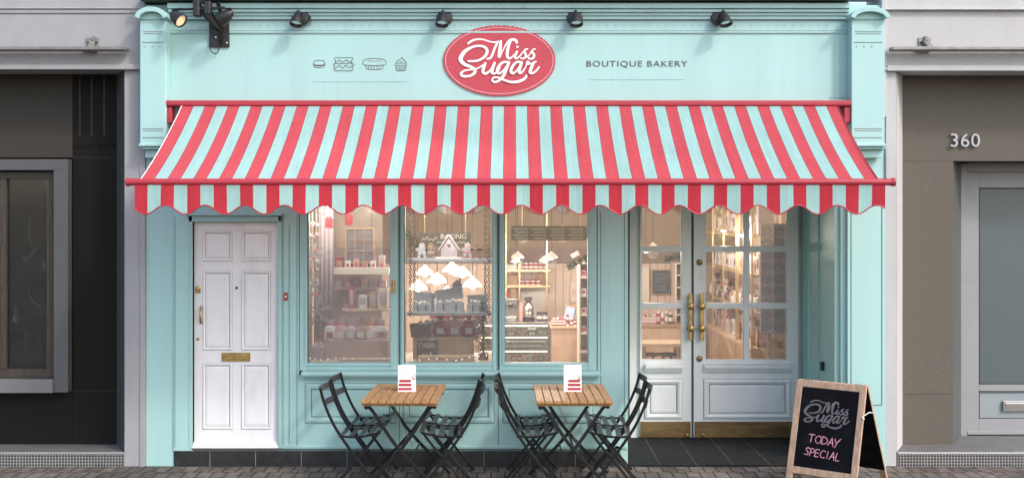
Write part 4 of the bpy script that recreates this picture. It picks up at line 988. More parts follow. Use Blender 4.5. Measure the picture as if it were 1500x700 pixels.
M['marble'] = mat('marble_tile', (0.66, 0.61, 0.56), 0.35, var=0.06, vscale=5, dirt=0.75, dirtcol=(0.36, 0.34, 0.35), dscale=7)
M['bulb_on'] = mat('glowing_bulb', (1, 0.9, 0.75), 0.4, emit=(1.0, 0.83, 0.58), estr=9.0)
M['shade_on'] = mat('glowing_shade', (0.9, 0.85, 0.75), 0.6, emit=(1.0, 0.88, 0.72), estr=1.1)
M['fairy'] = mat('fairy_bulb', (1, 0.9, 0.8), 0.4, emit=(1.0, 0.85, 0.65), estr=1.0)
M['iofloor'] = mat('shop_floor', (0.30, 0.21, 0.14), 0.5, var=0.1, vscale=6)
M['velvet'] = mat('red_ribbon', (0.65, 0.05, 0.07), 0.6, var=0.1, vscale=20)
M['greentin'] = mat('green_tin', (0.25, 0.27, 0.12), 0.5, var=0.2, vscale=30)
M['screen'] = mat('tablet_screen', (0.30, 0.36, 0.50), 0.2, emit=(0.45, 0.55, 0.9), estr=0.35)
FZ = 0.1
# shell
def sbox(name, m_, *b, label=None):
    m = MB(); m.box(*b); return struct(m.build(name, m_, loc=((b[0] + b[1]) / 2, (b[2] + b[3]) / 2, b[4])))
m = MB(); m.box(-2.0, X(920) - 0.082, 0.2, 1.36, 0.02, FZ); m.box(-2.0, 3.0, 1.36, 4.7, 0.02, FZ); struct(m.build('floor', 'iofloor', loc=(0.5, 2.4, 0)))
sbox('ceiling', 'cream_w', -2.0, 3.0, 0.2, 4.7, 2.80, 2.9)
m = MB(); m.box(-2.0, 3.0, 4.6, 4.7, FZ, 2.8); struct(m.build('rear_wall', 'cream', loc=(0.5, 4.6, 0)))
m = MB(); m.box(-2.0, 3.0, 4.58, 4.6, Z(386, 4.58), 2.8); struct(m.build('upper_rear_wall', 'brownband', loc=(0.5, 4.6, 0)))
m = MB()
for k in range(48): m.box(-1.95 + k * 0.1, -1.946 + k * 0.1, 4.592, 4.6, FZ, Z(386, 4.58))
struct(m.build('panelled_wall', 'brownband', loc=(0.5, 4.6, 0)))
sbox('left_wall', 'cream', -2.0, -1.92, 0.2, 4.6, FZ, 2.8)
sbox('right_wall', 'cream', 2.84, 2.98, 1.34, 4.6, FZ, 2.8)
m = MB(); m.box(X(920) - 0.10, X(920) - 0.081, 0.2, 1.34, FZ, 2.8); m.box(X(920) - .10, 1.15, 1.341, 1.36, FZ, 2.8); m.box(1.15, 2.84, 1.362, 1.38, LW, 2.8)
struct(m.build('lining_wall', 'cream_w', loc=(1.2, 1.0, 0)))
m = MB(); m.box(X(437), X(920) - .09, 0.2, 0.24, LW, 2.8); struct(m.build('window_head_wall', 'cream_w', loc=(-.5, .2, LW)))
def px_at(p, y): return X(p, y)
LAMPS = 0
def pendant(px, py, y, lab, power=0, r=0.10, group='small pendant lamps over the counter', glow=False):
    x, z = X(px, y), Z(py, y)
    t = thing('pendant_lamp', lab, 'pendant lamp', (x, y, z), 0, group)
    m = MB(); m.tube([(x, y, z + r * 0.9), (x, y, 2.80)], 0.004, 6); m.build('cord', 'black', t)
    m = MB(); m.lathe([(r, 0.0), (r * 0.92, r * 0.25), (r * 0.6, r * 0.62), (r * 0.22, r * 0.85), (r * 0.14, r * 1.05), (r * 0.10, r * 1.05), (r * 0.55, r * 0.58), (r * 0.9, r * 0.0)], (x, y, z), (0, 0, 1), 22)
    m.build('lamp_shade', 'shade_on' if glow else 'cream_w', t, smooth=True)
    m = MB(); m.ball((x, y, z + r * 0.22), r * 0.42, 12); m.build('bulb', 'bulb_on', t, smooth=True)
    if power:
        l = bpy.data.lights.new('lamp_light', 'POINT'); l.energy = power * LAMPK; l.color = (1.0, 0.90, 0.79); l.shadow_soft_size = 0.06
        o = bpy.data.objects.new('lamp_light', l); COL.objects.link(o); o.location = (0, 0, -0.05); o.parent = t
    return t
for px, py, y, lab, pw in ((758, 378, 3.0, 'small cone pendant lamp, leftmost over the glazed display case', 16), (808, 378, 3.0, 'small cone pendant lamp above the wooden till counter', 16),
                           (797, 383, 3.6, 'small pendant lamp just left of the lamp above the till counter, lower and farther', 0), (755, 384, 3.7, 'lowest small pendant lamp at the left edge of the right hand window', 0),
                           (766, 342, 2.0, 'pendant lamp seen behind the left end of the long dark menu sign', 12), (824, 341, 2.0, 'pendant lamp seen behind the right end of the long dark menu sign', 12),
                           (956.5, 365, 2.9, 'pendant lamp seen through the narrow door leaf, left of the wall chalkboard', 18), (946, 369, 3.3, 'pendant lamp at the left edge of the narrow door leaf', 0)):
    pendant(px, py, y, lab, pw, 0.075 if pw else 0.065)
for k, (px, py, y, pw) in enumerate(((612, 424, 2.6, 10), (640, 414, 2.3, 12), (662, 398, 2.4, 12), (655, 432, 3.6, 0), (692, 420, 2.2, 12), (677, 404, 3.0, 0), (622, 402, 3.2, 8))):
    pendant(px, py, y, ['large glowing lamp low at the left behind the hanging shelves', 'large glowing lamp left of centre between the two hanging shelves', 'large glowing lamp just below the birdhouse shelf', 'glowing lamp lowest in the middle behind the open tins',
                        'large glowing lamp at the right chain between the hanging shelves', 'glowing lamp right of the one below the birdhouse', 'glowing lamp just below the left gingerbread figures'][k], pw, 0.105, 'glowing lamps behind the hanging shelves', True)
for px, pw, y, lab in ((1060, 26, 2.2, 'pendant lamp high inside the wide door leaf, left column of panes'), (1120, 22, 1.9, 'pendant lamp high inside the wide door leaf, right column of panes')):
    pendant(px, 338, y, lab, pw, 0.08, 'pendant lamps inside the doors')
for px, y, pw, lab in ((480, 0.19, 10, 'added unseen fill lamp high at the left of the left display window'), (545, 0.19, 10, 'added unseen fill lamp high at the right of the left display window'), (655, 0.19, 18, 'added unseen fill lamp high above the hanging shelves')):
    pendant(px, 296, y, lab, pw, 0.045, 'added fill lamps in the display windows')  # added lamps out of view above the valance line, front-lighting the window goods

def simple(name, lab, cat, loc, m, m_, group=None, bevel=0.003, smooth=False):
    return tag(m.build(name, m_, loc=loc, bevel=bevel, smooth=smooth), lab, cat, group)
def wbox(m, a, b, c, d, y0, y1): return m.box(X(a, y0), X(b, y0), y0, y1, Z(d, y0), Z(c, y0))
# --------------------------------------------------- hanging dark menu sign in the right window
y = 1.15
m = MB(); wbox(m, 749, 862, 331, 352, y, y + 0.02)
t = thing('menu_sign', 'long dark chalk lettered sign hanging across the top of the right window', 'sign', (X(805, y), y, Z(352, y)))
m.build('board', 'signdark', t)
m = MB()
for a in (765, 850): m.tube([(X(a, y), y + 0.01, Z(331, y)), (X(a, y), y + 0.01, 2.8)], 0.003, 6)
m.build('cord', 'gold', t)
m = MB(); k = 0
def scribble(m, x0, x1, zc, h, y, n, wd, k0=0):
    pts = []
    for i in range(n * 4 + 1):
        u = i / (n * 4); pts.append((x0 + (x1 - x0) * u, zc + h * (math.sin(i * 1.9) * 0.7 + 0.5 * math.sin(i * 0.77 + x0 * 9)), wd))
    m.stroke(pts, lambda u, v, o: (u, y - 0.0015 - o, v), z0=0.0003 * k0, ramp=0.0002, sub=3)
for r_, zz in enumerate((335.5, 340, 344.5, 349)):
    for c in range(4):
        a = 752 + c * 27 + (r_ % 2) * 3; scribble(m, X(a, y), X(a + 21 - 3 * (r_ % 2), y), Z(zz, y), 0.0075, y, 6, 0.0035, k); k += 1
m.build('chalk_writing', 'chalkwhite', t)
# --------------------------------------------------- back shelving over the counter
y = 4.30
t = thing('gilt_wall_shelf', 'gilt edged wall shelving behind the glazed display case', 'shelf unit', (X(770, y), y, Z(445, y)))
m = MB()
for a in (741, 761, 801): m.box(X(a, y) - .01, X(a, y) + .01, y - 0.01, y + 0.012, Z(472, y), 2.8 if a != 761 else Z(386, y))
m.build('upright', 'gold', t)
for c, a, b in ((395, 735, 806), (418, 735, 806), (437, 735, 765)):
    m = MB(); m.box(X(a, y), X(b, y), y, y + 0.27, Z(c, y) - 0.02, Z(c, y)); s_ = m.build('shelf', 'cream_w', t)
    m = MB(); m.box(X(a, y), X(b, y), y - 0.012, y, Z(c, y) - 0.024, Z(c, y) + 0.004); m.build('shelf_edge', 'gold', s_)
m = MB(); m.box(X(763, y), X(803, y), y + 0.25, y + 0.27, Z(472, y), Z(420, y)); m.build('splashback', 'marble', t)
def jar(x, yy, z, h, r, lab, group, body='jar_red', lid='icing', name='jar', cat='jar'):
    t = thing(name, lab, cat, (x, yy, z), 0, group)
    m = MB(); m.lathe([(r * .95, 0), (r, h * .06), (r, h * .68), (r * .8, h * .78), (r * .8, h * .8)], (x, yy, z), (0, 0, 1), 14); b = m.build('body', body, t, smooth=True)
    m = MB(); m.lathe([(r * .86, h * .8), (r * .86, h), (r * .8, h * 1.0)], (x, yy, z), (0, 0, 1), 14); m.build('lid', lid, t, smooth=True)
    m = MB(); m.lathe([(r * 1.01, h * .2), (r * 1.01, h * .55)], (x, yy, z), (0, 0, 1), 14); m.build('paper_band', 'icing' if body != 'icing' else 'jar_red', t, smooth=True)
    return t
def row(first, xs, yy, z):
    for k, x in enumerate(xs):
        c = first if k == 0 else copy_tree(first)
        c.location = (x, yy, z)
LJ = 'red jar with white lid and label in the row on the top gilt shelf'
row(jar(0, 4.36, 0, 0.085, 0.03, LJ, 'red jars on the top gilt shelf'), [X(764 + 7 * k, 4.36) for k in range(6)], 4.36, Z(395, y))
row(jar(0, 4.36, 0, 0.075, 0.034, 'white tub with red band in the row on the middle gilt shelf', 'white tubs on the middle gilt shelf', 'icing', 'jar_red', 'tub', 'tub'), [X(765 + 8 * k, 4.36) for k in range(4)], 4.36, Z(418, y))
for a, b, c, d, lab, m_ in ((743, 758, 403, 418, 'brown card box on the middle gilt shelf left of the post', 'kraft'), (785, 797, 401, 411, 'small brown box raised behind the tubs on the middle gilt shelf', 'kraft'),
                            (748, 757, 422, 437, 'tall brown box on the lowest gilt shelf', 'kraft'), (741, 747, 427, 437, 'red and white tin on the lowest gilt shelf beside the brown box', 'jar_red'), (741, 757, 388, 395, 'flat white box at the left of the top gilt shelf', 'icing')):
    m = MB(); m.box(X(a, y), X(b, y), 4.34 if a != 785 else 4.42, 4.5, Z(d, y) if a != 785 else Z(418, y), Z(c, y)); simple('box', lab, 'box', (X((a + b) / 2, y), 4.4, Z(d, y)), m, m_)
# --------------------------------------------------- glazed display case
y = 3.55
t = thing('display_case', 'low glazed display case with tiers of sweets left of the till counter', 'display case', (X(772, y), y, FZ))
m = MB(); m.box(X(700, y), X(808, y), y, y + 0.55, FZ, Z(533, y)); m.box(X(700, y), X(808, y), y + 0.5, y + 0.55, Z(533, y), Z(474, y)); m.box(X(804, y), X(808, y), y, y + 0.5, Z(533, y), Z(476, y)); m.build('cabinet', 'counterwood', t)
m = MB(); m.box(X(700, y), X(808, y), y - 0.01, y + 0.57, Z(476, y), Z(472, y)); m.build('top', 'steel', t, bevel=0.004)
for c in (492, 512, 530):
    m = MB(); m.box(X(700, y), X(804, y), y + 0.02, y + 0.5, Z(c, y) - 0.018, Z(c, y)); m.build('shelf', 'gold' if c != 530 else 'pale_wood', t)
m = MB(); m.box(X(700, y), X(808, y), y - 0.004, y - 0.001, Z(530, y), Z(476, y)); m.build('front_pane', 'glass', t)
m = MB(); m.box(X(705, y), X(802, y), y + 0.02, y + 0.035, Z(476.6, y) - .012, Z(476.6, y)); m.build('strip_light', mat('case_light', (1, .9, .7), .5, emit=(1, .85, .62), estr=7.0), t)
for c in (492, 512): m = MB(); m.box(X(705, y), X(802, y), y + 0.022, y + 0.03, Z(c, y) - .026, Z(c, y) - .0185); m.build('strip_light', bpy.data.materials['case_light'], t)
for k in range(4):
    a = 742 + 15.5 * k
    tr = thing('sweet_tray', ['dark tray of assorted chocolates, leftmost in the top tier of the case', 'red labelled tray in the top tier of the display case', 'dark tray of cream sweets in the top tier of the display case', 'green labelled tray, rightmost in the top tier of the display case'][k], 'tray', (X(a + 6, y), y + 0.1, Z(492, y)), 0, 'trays in the top tier of the display case')
    m = MB(); m.box(X(a, y), X(a + 13.5, y), y + 0.04, y + 0.3, Z(492, y), Z(484, y)); m.build('tray', ['signdark', 'jar_red', 'signdark', 'greentin'][k], tr, bevel=0.003)
    m = MB(); m.box(X(a + 2, y), X(a + 11, y), y + 0.035, y + 0.0405, Z(491, y), Z(486.5, y)); m.build('label_card', ['cream', 'pinkbox', 'cream_w', 'gold'][k], tr)
    if k in (0, 2):
        m = MB()
        for j in range(9): m.ball((X(a + 1.5 + 1.3 * j, y), y + 0.06 + 0.05 * (j % 3), Z(484, y) + .008), 0.014, 8)
        m.build('sweets', 'ginger' if k == 0 else 'icing', tr)
row(jar(0, 0, 0, 0.10, 0.028, 'dark jar with white lid in the second tier of the display case', 'dark jars in the second tier of the display case', 'jar_dark', 'icing'), [X(743 + 5.6 * k, y) for k in range(11)], y + 0.07, Z(512, y))
for k in range(8):
    m = MB(); a = 741 + 8 * k; m.box(X(a, y), X(a + 7.2, y), y + 0.04, y + 0.25, Z(530, y), Z(521 - (k % 3), y)); m.cur = 1; m.box(X(a + .8, y), X(a + 6.4, y), y + 0.037, y + 0.04, Z(527.5, y), Z(523.5, y))
    simple('sweet_packet', 'flat %s sweet packet, %s from left on bottom tier of display case' % (['lilac', 'red', 'dark', 'pink'][k % 4], ['first', 'second', 'third', 'fourth', 'fifth', 'sixth', 'seventh', 'eighth'][k]), 'packet', (X(a + 3, y), y + .1, Z(530, y)), m, [['lilac', 'jar_red', 'jar_dark', 'pinkbox'][k % 4], 'icing'], 'packets on the bottom tier of the display case')
# coffee grinder, machine, small goods on the case
zt_ = Z(472, y)
t = thing('coffee_grinder', 'tall polished steel coffee grinder with hopper on the glazed display case', 'coffee grinder', (X(773, 3.8), 3.8, zt_))
x = X(774, 3.8)
m = MB(); m.lathe([(0.075, 0), (0.075, 0.03), (0.05, 0.05)], (x, 3.8, zt_), n=18); m.build('base', 'black', t, smooth=True)
m = MB(); m.lathe([(0.058, 0.04), (0.066, 0.08), (0.066, 0.16), (0.045, 0.21), (0.03, 0.215)], (x, 3.8, zt_), n=18); m.build('body', 'steel', t, smooth=True)
m = MB(); m.lathe([(0.025, 0.215), (0.05, 0.26), (0.05, 0.275), (0.03, 0.28)], (x, 3.8, zt_), n=18); m.build('hopper', 'jar_dark', t, smooth=True)
m = MB(); m.box(x - 0.03, x + 0.03, 3.735, 3.75, zt_ + 0.08, zt_ + 0.11); m.build('label_plate', 'icing', t)
t = thing('coffee_machine', 'boxy grey coffee machine at the left on the display case', 'coffee machine', (X(746, 3.8), 3.8, zt_))
m = MB(); m.box(X(733, 3.75), X(757, 3.75), 3.75, 4.05, zt_, zt_ + 0.05); m.box(X(733, 3.75), X(757, 3.75), 3.85, 4.05, zt_ + 0.05, zt_ + 0.2); m.box(X(733, 3.75), X(757, 3.75), 3.72, 4.05, zt_ + 0.2, zt_ + 0.27); m.build('body', 'steel', t, bevel=0.01)
m = MB(); m.lathe([(0.02, 0), (0.024, 0.04)], (X(748, 3.75), 3.79, zt_ + 0.155)); m.build('spout', 'black', t)
row(jar(0, 0, 0, 0.1, 0.035, 'dark lidded jar beside the coffee grinder on the display case', 'dark lidded jars beside the coffee grinder', 'jar_dark', 'black'), [X(790, 3.8), X(798, 3.85)], 3.8, zt_)
m = MB(); m.box(X(762, 3.8) - .01, X(766, 3.8), 3.78, 3.83, zt_, zt_ + 0.22); simple('red_packet', 'tall pink packet standing left of the coffee grinder', 'packet', (X(763, 3.8), 3.8, zt_), m, 'pinkbox')
# --------------------------------------------------- till counter
y = 3.2
t = thing('till_counter', 'wooden till counter at the right of the right display window', 'counter', (X(828, y), y, FZ))
m = MB(); m.box(X(808.5, y), X(849, y), y, y + 0.4, FZ, Z(481, y)); m.build('body', 'counterwood', t, bevel=0.004)
m = MB(); m.box(X(806, y), X(851, y), y - 0.02, y + 0.42, Z(481, y), Z(477.5, y)); m.build('top', 'pale_wood', t, bevel=0.004)
m = MB()
for k in range(9): m.bar((X(809 + 4.6 * k, y), y - 0.002, FZ + .05), (X(809 + 4.6 * k, y) + 0.0, y - 0.002, Z(483, y)), 0.004, 0.004)
m.build('panel_bead', 'counterwood', t)
zc_ = Z(477.5, y)
def basket(x, yy, z, w, d, h, lab, m_='wicker', band=None, group=None, fill=None):
    t = thing('basket', lab, 'basket', (x, yy, z), 0, group)
    m = MB(); a, b = 0.82, 1.0
    o = [(x - w / 2 * a, yy - d / 2 * a, z), (x + w / 2 * a, yy - d / 2 * a, z), (x + w / 2 * a, yy + d / 2 * a, z), (x - w / 2 * a, yy + d / 2 * a, z), (x - w / 2, yy - d / 2, z + h), (x + w / 2, yy - d / 2, z + h), (x + w / 2, yy + d / 2, z + h), (x - w / 2, yy + d / 2, z + h)]
    i2 = [(x - w / 2 + .012, yy - d / 2 + .012, z + h), (x + w / 2 - .012, yy - d / 2 + .012, z + h), (x + w / 2 - .012, yy + d / 2 - .012, z + h), (x - w / 2 + .012, yy + d / 2 - .012, z + h)]
    i3 = [(p[0], p[1], z + h * .45) for p in i2]
    m.add(o + i2 + i3, [(0, 3, 2, 1), (0, 1, 5, 4), (1, 2, 6, 5), (2, 3, 7, 6), (3, 0, 4, 7), (4, 5, 9, 8), (5, 6, 10, 9), (6, 7, 11, 10), (7, 4, 8, 11), (8, 9, 13, 12), (9, 10, 14, 13), (10, 11, 15, 14), (11, 8, 12, 15), (12, 13, 14, 15)])
    m.build('body', m_, t)
    if band:
        m = MB()
        for q in (0.35, 0.75): m.box(x - w / 2 * .99, x + w / 2 * .99, yy - d / 2 * 1.0 - 0.004, yy - d / 2 * .9, z + h * q - .008, z + h * q + .008)
        m.build('band', band, t)
    if fill:
        rr = random.Random(int(abs(x) * 1000) + 3)
        for j in range(fill[0]):
            m = MB(); q = rr.uniform(-.4, .4) * w; p = rr.uniform(-.3, .3) * d; hh = rr.uniform(.5, 1.1) * h
            m.lathe([(0.018, h * .45), (0.024, h * .6), (0.02, h * .8 + hh * .3), (0.005, h * .9 + hh * .4)], (x + q, yy + p, z), (rr.uniform(-.3, .3), 0, 1), 8)
            it = m.build('sweet_bag', fill[1][j % len(fill[1])], t)
    return t
basket(X(818, y), y + 0.1, zc_, 0.17, 0.14, 0.075, 'red and white banded basket of candy on the till counter', 'jar_red', 'icing', None, (8, ['icing', 'jar_red', 'pinkbox']))
t = thing('tilted_tablet', 'tilted tablet with a blue screen standing on the till counter', 'tablet', (X(834, y), y + 0.15, zc_))
m = MB(); a0 = (X(834, y), y + 0.16, zc_ + 0.11); m.bar((a0[0] - 0.015, y + .17, zc_ + 0.03), (a0[0] + 0.035, y + .2, zc_ + 0.22), 0.13, 0.01, (0, -1, 0.2)); m.build('bezel', 'kraft', t, bevel=0.003)
m = MB(); m.bar((a0[0] - 0.009, y + .162, zc_ + 0.05), (a0[0] + 0.029, y + .186, zc_ + 0.20), 0.105, 0.01, (0, -1, 0.2)); m.build('screen', 'screen', t)
m = MB(); m.lathe([(0.05, 0), (0.04, 0.01), (0.012, 0.02), (0.012, 0.05)], (a0[0], y + .2, zc_)); m.build('stand', 'steel', t)
for k, (a, m_, h) in enumerate(((828, 'jar_red', 0.10), (831.5, 'icing', 0.13), (838, 'jar_dark', 0.09), (842, 'icing', 0.07))):
    jar(X(a, y), y + 0.05, zc_, h, 0.018, ['slim red bottle beside the candy basket on the till counter', 'slim white bottle in front of the tablet on the till counter', 'slim dark bottle right of the tablet on the till counter', 'short white pot at the right end of the till counter'][k], 'small bottles on the till counter', m_, 'jar_red' if m_ == 'icing' else 'icing', 'bottle', 'bottle')
m = MB(); y = 4.57; m.box(X(836, y), X(846, y), y, y + 0.01, Z(443, y), Z(412, y)); m.cur = 1
for k in range(6): m.box(X(838 + 4 * (k % 2), y), X(840.5 + 4 * (k % 2), y), y - 0.002, y, Z(434 - 4 * (k // 2), y), Z(431.5 - 4 * (k // 2), y))
simple('wall_poster', 'tall pale poster with small cake pictures on the cream wall behind the till counter', 'poster', (X(841, y), y, Z(443, y)), m, ['cream_w', 'pinkbox'], None, 0)
# white shelf unit at right
y = 2.7
t = thing('white_shelf_unit', 'tall white open shelf unit at the right edge of the right window', 'shelf unit', (X(856, y), y, FZ))
m = MB(); x0, x1 = X(848, y), X(848, y) + 0.20; m.box(x0, x0 + 0.018, y, y + 0.35, FZ, Z(384, y)); m.box(x1, x1 + 0.018, y, y + 0.35, FZ, Z(384, y)); m.box(x0 + .018, x1, y + 0.33, y + 0.35, FZ, Z(384, y)); m.build('carcass', 'cream_w', t, bevel=0.002)
for c in (384, 405, 432, 460, 487, 514): m = MB(); m.box(x0 + .018, x1, y + 0.005, y + 0.33, Z(c, y) - 0.02, Z(c, y)); m.build('shelf', 'cream_w', t)
for k, (c, m_) in enumerate(((405, 'pinkbox'), (432, 'icing'), (460, 'icing'), (487, 'lilac'))):
    m = MB(); zz = Z(c, y); m.box(x0 + .03, x0 + .085, y + .04, y + .12, zz, zz + .07); m.cur = 1; m.box(x0 + .04, x0 + .075, y + .038, y + .04, zz + .02, zz + .05)
    simple('gift_box', ['small pink gift box on the highest filled tier of the white shelf unit', 'white gift box with red label on the second tier of the white shelf unit', 'white gift box with red label on the third tier of the white shelf unit', 'lilac gift box on the lowest filled tier of the white shelf unit'][k], 'gift box', (x0 + .06, y + .08, zz), m, [m_, 'jar_red'], 'gift boxes on the white shelf unit')
def garland(px0, py0, px1, py1, y, lab, n=150, sp=0.05):
    p0, p1 = Vector((X(px0, y), y, Z(py0, y))), Vector((X(px1, y), y, Z(py1, y)))
    t = thing('fir_garland', lab, 'garland', tuple((p0 + p1) / 2)); rr = random.Random(int(px0))
    m = MB(); m.tube([p0, (p0 + p1) / 2 + Vector((0, 0, -.02)), p1], 0.006, 6); m.build('stem', 'kraft', t)
    m = MB()
    for i in range(n):
        f = rr.random(); c = p0.lerp(p1, f) + Vector((0, 0, -.08 * f * (1 - f))); d = Vector((rr.uniform(-1, .6), rr.uniform(-1, 1), rr.uniform(-.9, .8))).normalized() * rr.uniform(.5, 1.3) * sp
        s_ = d.cross(Vector((0, 1, 0.3))).normalized() * 0.007; m.add([c - s_, c + s_, c + d + s_ * .3, c + d - s_ * .3], [(0, 1, 2, 3)])
    m.build('needles', 'fir', t)
garland(832, 390, 864, 374, 2.3, 'fir garland hanging at the upper right of the right display window')
garland(975, 378, 1004, 372, 2.6, 'fir garland seen through the narrow door leaf right of the chalkboard')
garland(594, 338, 628, 372, 0.75, 'fir branch at the upper left behind the birdhouse shelf', 170, 0.07)
m = MB(); y = 2.25; m.bar((X(837, y), y, Z(376, y)), (X(848, y), y, Z(370, y)), 0.05, 0.01, (0, -1, 0)); simple('red_tag', 'small slanted red sign tag above the fir garland in the right window', 'tag', (X(842, y), y, Z(373, y)), m, 'pinkbox')
# --------------------------------------------------- display platform behind the left and middle windows
zp = Z(529.5, 0.25)
t = thing('window_display_platform', 'pale wooden display platform along the left and middle windows', 'display platform', (X(585), 0.5, FZ))
m = MB(); m.box(-1.9, X(727), 0.16, 0.95, zp - 0.03, zp); m.build('top', 'pale_wood', t, bevel=0.003)
m = MB(); m.box(-1.9, X(727) - .02, 0.9, 0.93, FZ, zp - .03); m.build('apron', 'counterwood', t)
# chains and hanging shelves in middle window
y = 0.36
for k, (c, lab) in enumerate(((379, 'upper grey hanging shelf carrying the birdhouse and gingerbread figures'), (457.5, 'lower grey hanging shelf carrying the open blue grey tins'))):
    m = MB(); m.box(X(596, y), X(719.5, y), y, y + 0.2, Z(c, y) - 0.03, Z(c, y)); simple('hanging_shelf', lab, 'shelf', (X(657, y), y, Z(c, y)), m, 'shelfgrey', 'hanging shelves in the middle window')
def chain(px, yy, lab):
    x = X(px, yy); m = MB(); z = 2.42; i = 0
    zl = Z(457.5, y) - .03
    while z > zl:
        if i % 2: pts = [(x + 0.011 * math.cos(a), yy, z + 0.018 * math.sin(a)) for a in [j * math.pi / 4 for j in range(8)]]
        else: pts = [(x, yy + 0.011 * math.cos(a), z + 0.018 * math.sin(a)) for a in [j * math.pi / 4 for j in range(8)]]
        m.tube(pts, 0.0035, 5, closed=True); z -= 0.027; i += 1
    simple('hanging_chain', lab, 'chain', (x, yy, zl), m, 'iron', 'chains carrying the hanging shelves', 0, False)
chain(601, y - 0.012, 'dark front chain at the left end of the hanging shelves'); chain(607, y + 0.215, 'dark rear chain at the left end of the hanging shelves'); chain(716, y - 0.012, 'dark front chain at the right end of the hanging shelves'); chain(711, y + 0.215, 'dark rear chain at the right end of the hanging shelves')
# birdhouse
z1 = Z(379, y); yb = 0.39
t = thing('birdhouse', 'small pale wooden birdhouse with a heart shaped hole on the upper hanging shelf', 'birdhouse', (X(657, yb), yb, z1))
m = MB(); m.box(X(638, yb), X(676, yb), yb - 0.01, yb + 0.13, z1, z1 + 0.012); m.build('base', 'icing', t, bevel=0.002)
m = MB(); a, b, c = X(646, yb), X(669, yb), X(657.5, yb); m.prism([(a, z1 + .012), (b, z1 + .012), (b, z1 + .09), (c, z1 + .2), (a, z1 + .09)], yb, yb + 0.11); m.build('body', 'lilac', t)
m = MB()
for q in (-1, 1): m.bar((c, yb + .055, z1 + 0.215), (c + q * 0.094, yb + .055, z1 + 0.075), 0.14, 0.012, (0.0, 0, 1))
m.build('roof', 'shelfgrey', t, bevel=0.002)
m = MB(); hp = [(c + 0.0016 * 16 * math.sin(a) ** 3 * .6, z1 + 0.118 + 0.0011 * (13 * math.cos(a) - 5 * math.cos(2 * a) - 2 * math.cos(3 * a) - math.cos(4 * a))) for a in [i * math.pi / 14 for i in range(28)]]
m.prism(hp, yb - 0.003, yb + 0.001); m.build('heart_hole', 'jar_dark', t)
# gingerbread figures
def ginger(px, lab, mm, trim, k):
    yy = 0.42; x = X(px, yy); z = z1
    t = thing('gingerbread_biscuit', lab, 'biscuit', (x, yy, z), 0, 'gingerbread biscuits on the upper hanging shelf')
    prof = [(0, .05), (.014, .02), (.018, 0), (.038, 0), (.036, .05), (.034, .07), (.052, .066), (.06, .078), (.05, .094), (.03, .096), (.022, .10), (.028, .112), (.026, .128), (.013, .14), (0, .142)]
    m = MB(); m.prism([(x + a, z + b) for a, b in prof] + [(x - a, z + b) for a, b in prof[::-1][1:-1]], yy - 0.007, yy + 0.007); m.build('body', mm, t, bevel=0.003)
    m = MB(); f = lambda u, v, o: (u, yy - 0.0078 - o, v)
    m.stroke([(x - .012, z + .114, .005), (x, z + .108, .005), (x + .012, z + .114, .005)], f); m.stroke([(x - .03, z + .058, .007), (x, z + .052, .007), (x + .03, z + .058, .007)], f, z0=.0004)
    for q in (.07, .085): m.stroke([(x - .003, z + q, .007), (x + .003, z + q, .007)], f, z0=.0008)
    m.stroke([(x - .034, z + .015, .006), (x - .022, z + .015, .006)], f, z0=.0012); m.stroke([(x + .022, z + .015, .006), (x + .034, z + .015, .006)], f, z0=.0012)
    m.build('icing', trim, t)
for k, (px, mm, tr, lab) in enumerate(((618, 'shelfgrey', 'icing', 'pale iced gingerbread biscuit, leftmost on the birdhouse shelf'), (631, 'ginger', 'bluegrey', 'brown gingerbread biscuit with blue icing just left of the birdhouse'), (685, 'lilac', 'velvet', 'pale gingerbread biscuit with red icing just right of the birdhouse'),
                                     (697, 'ginger', 'ginger', 'plain brown gingerbread biscuit in the middle right of the birdhouse'), (708, 'ginger', 'ginger', 'plain brown gingerbread biscuit at the right chain'))): ginger(px, lab, mm, tr, k)
# dark sign behind
y = 0.7; t = thing('window_sign', 'dark hanging sign reading BAKING behind the birdhouse', 'sign', (X(651, y), y, Z(362, y)))
m = MB(); wbox(m, 614, 690, 341, 361.5, y, y + 0.015); m.build('board', 'signdark', t)
m = MB()
for a in (622, 682): m.tube([(X(a, y), y + .007, Z(341, y)), (X(a, y), y + .007, 2.8)], 0.003, 6)
m.build('cord', 'gold', t)
m = MB(); m.text('BAKING', lambda u, v, w_: (X(664, y) + u, y - 0.002 - w_, Z(346.5, y) + v), 0.062, 1.1, 0.1, 0.0005); scribble(m, X(640, y), X(686, y), Z(355.5, y), .012, y, 6, .005, 1); scribble(m, X(618, y), X(640, y), Z(350, y), .016, y, 3, .005, 2); m.build('chalk_writing', 'chalkwhite', t)
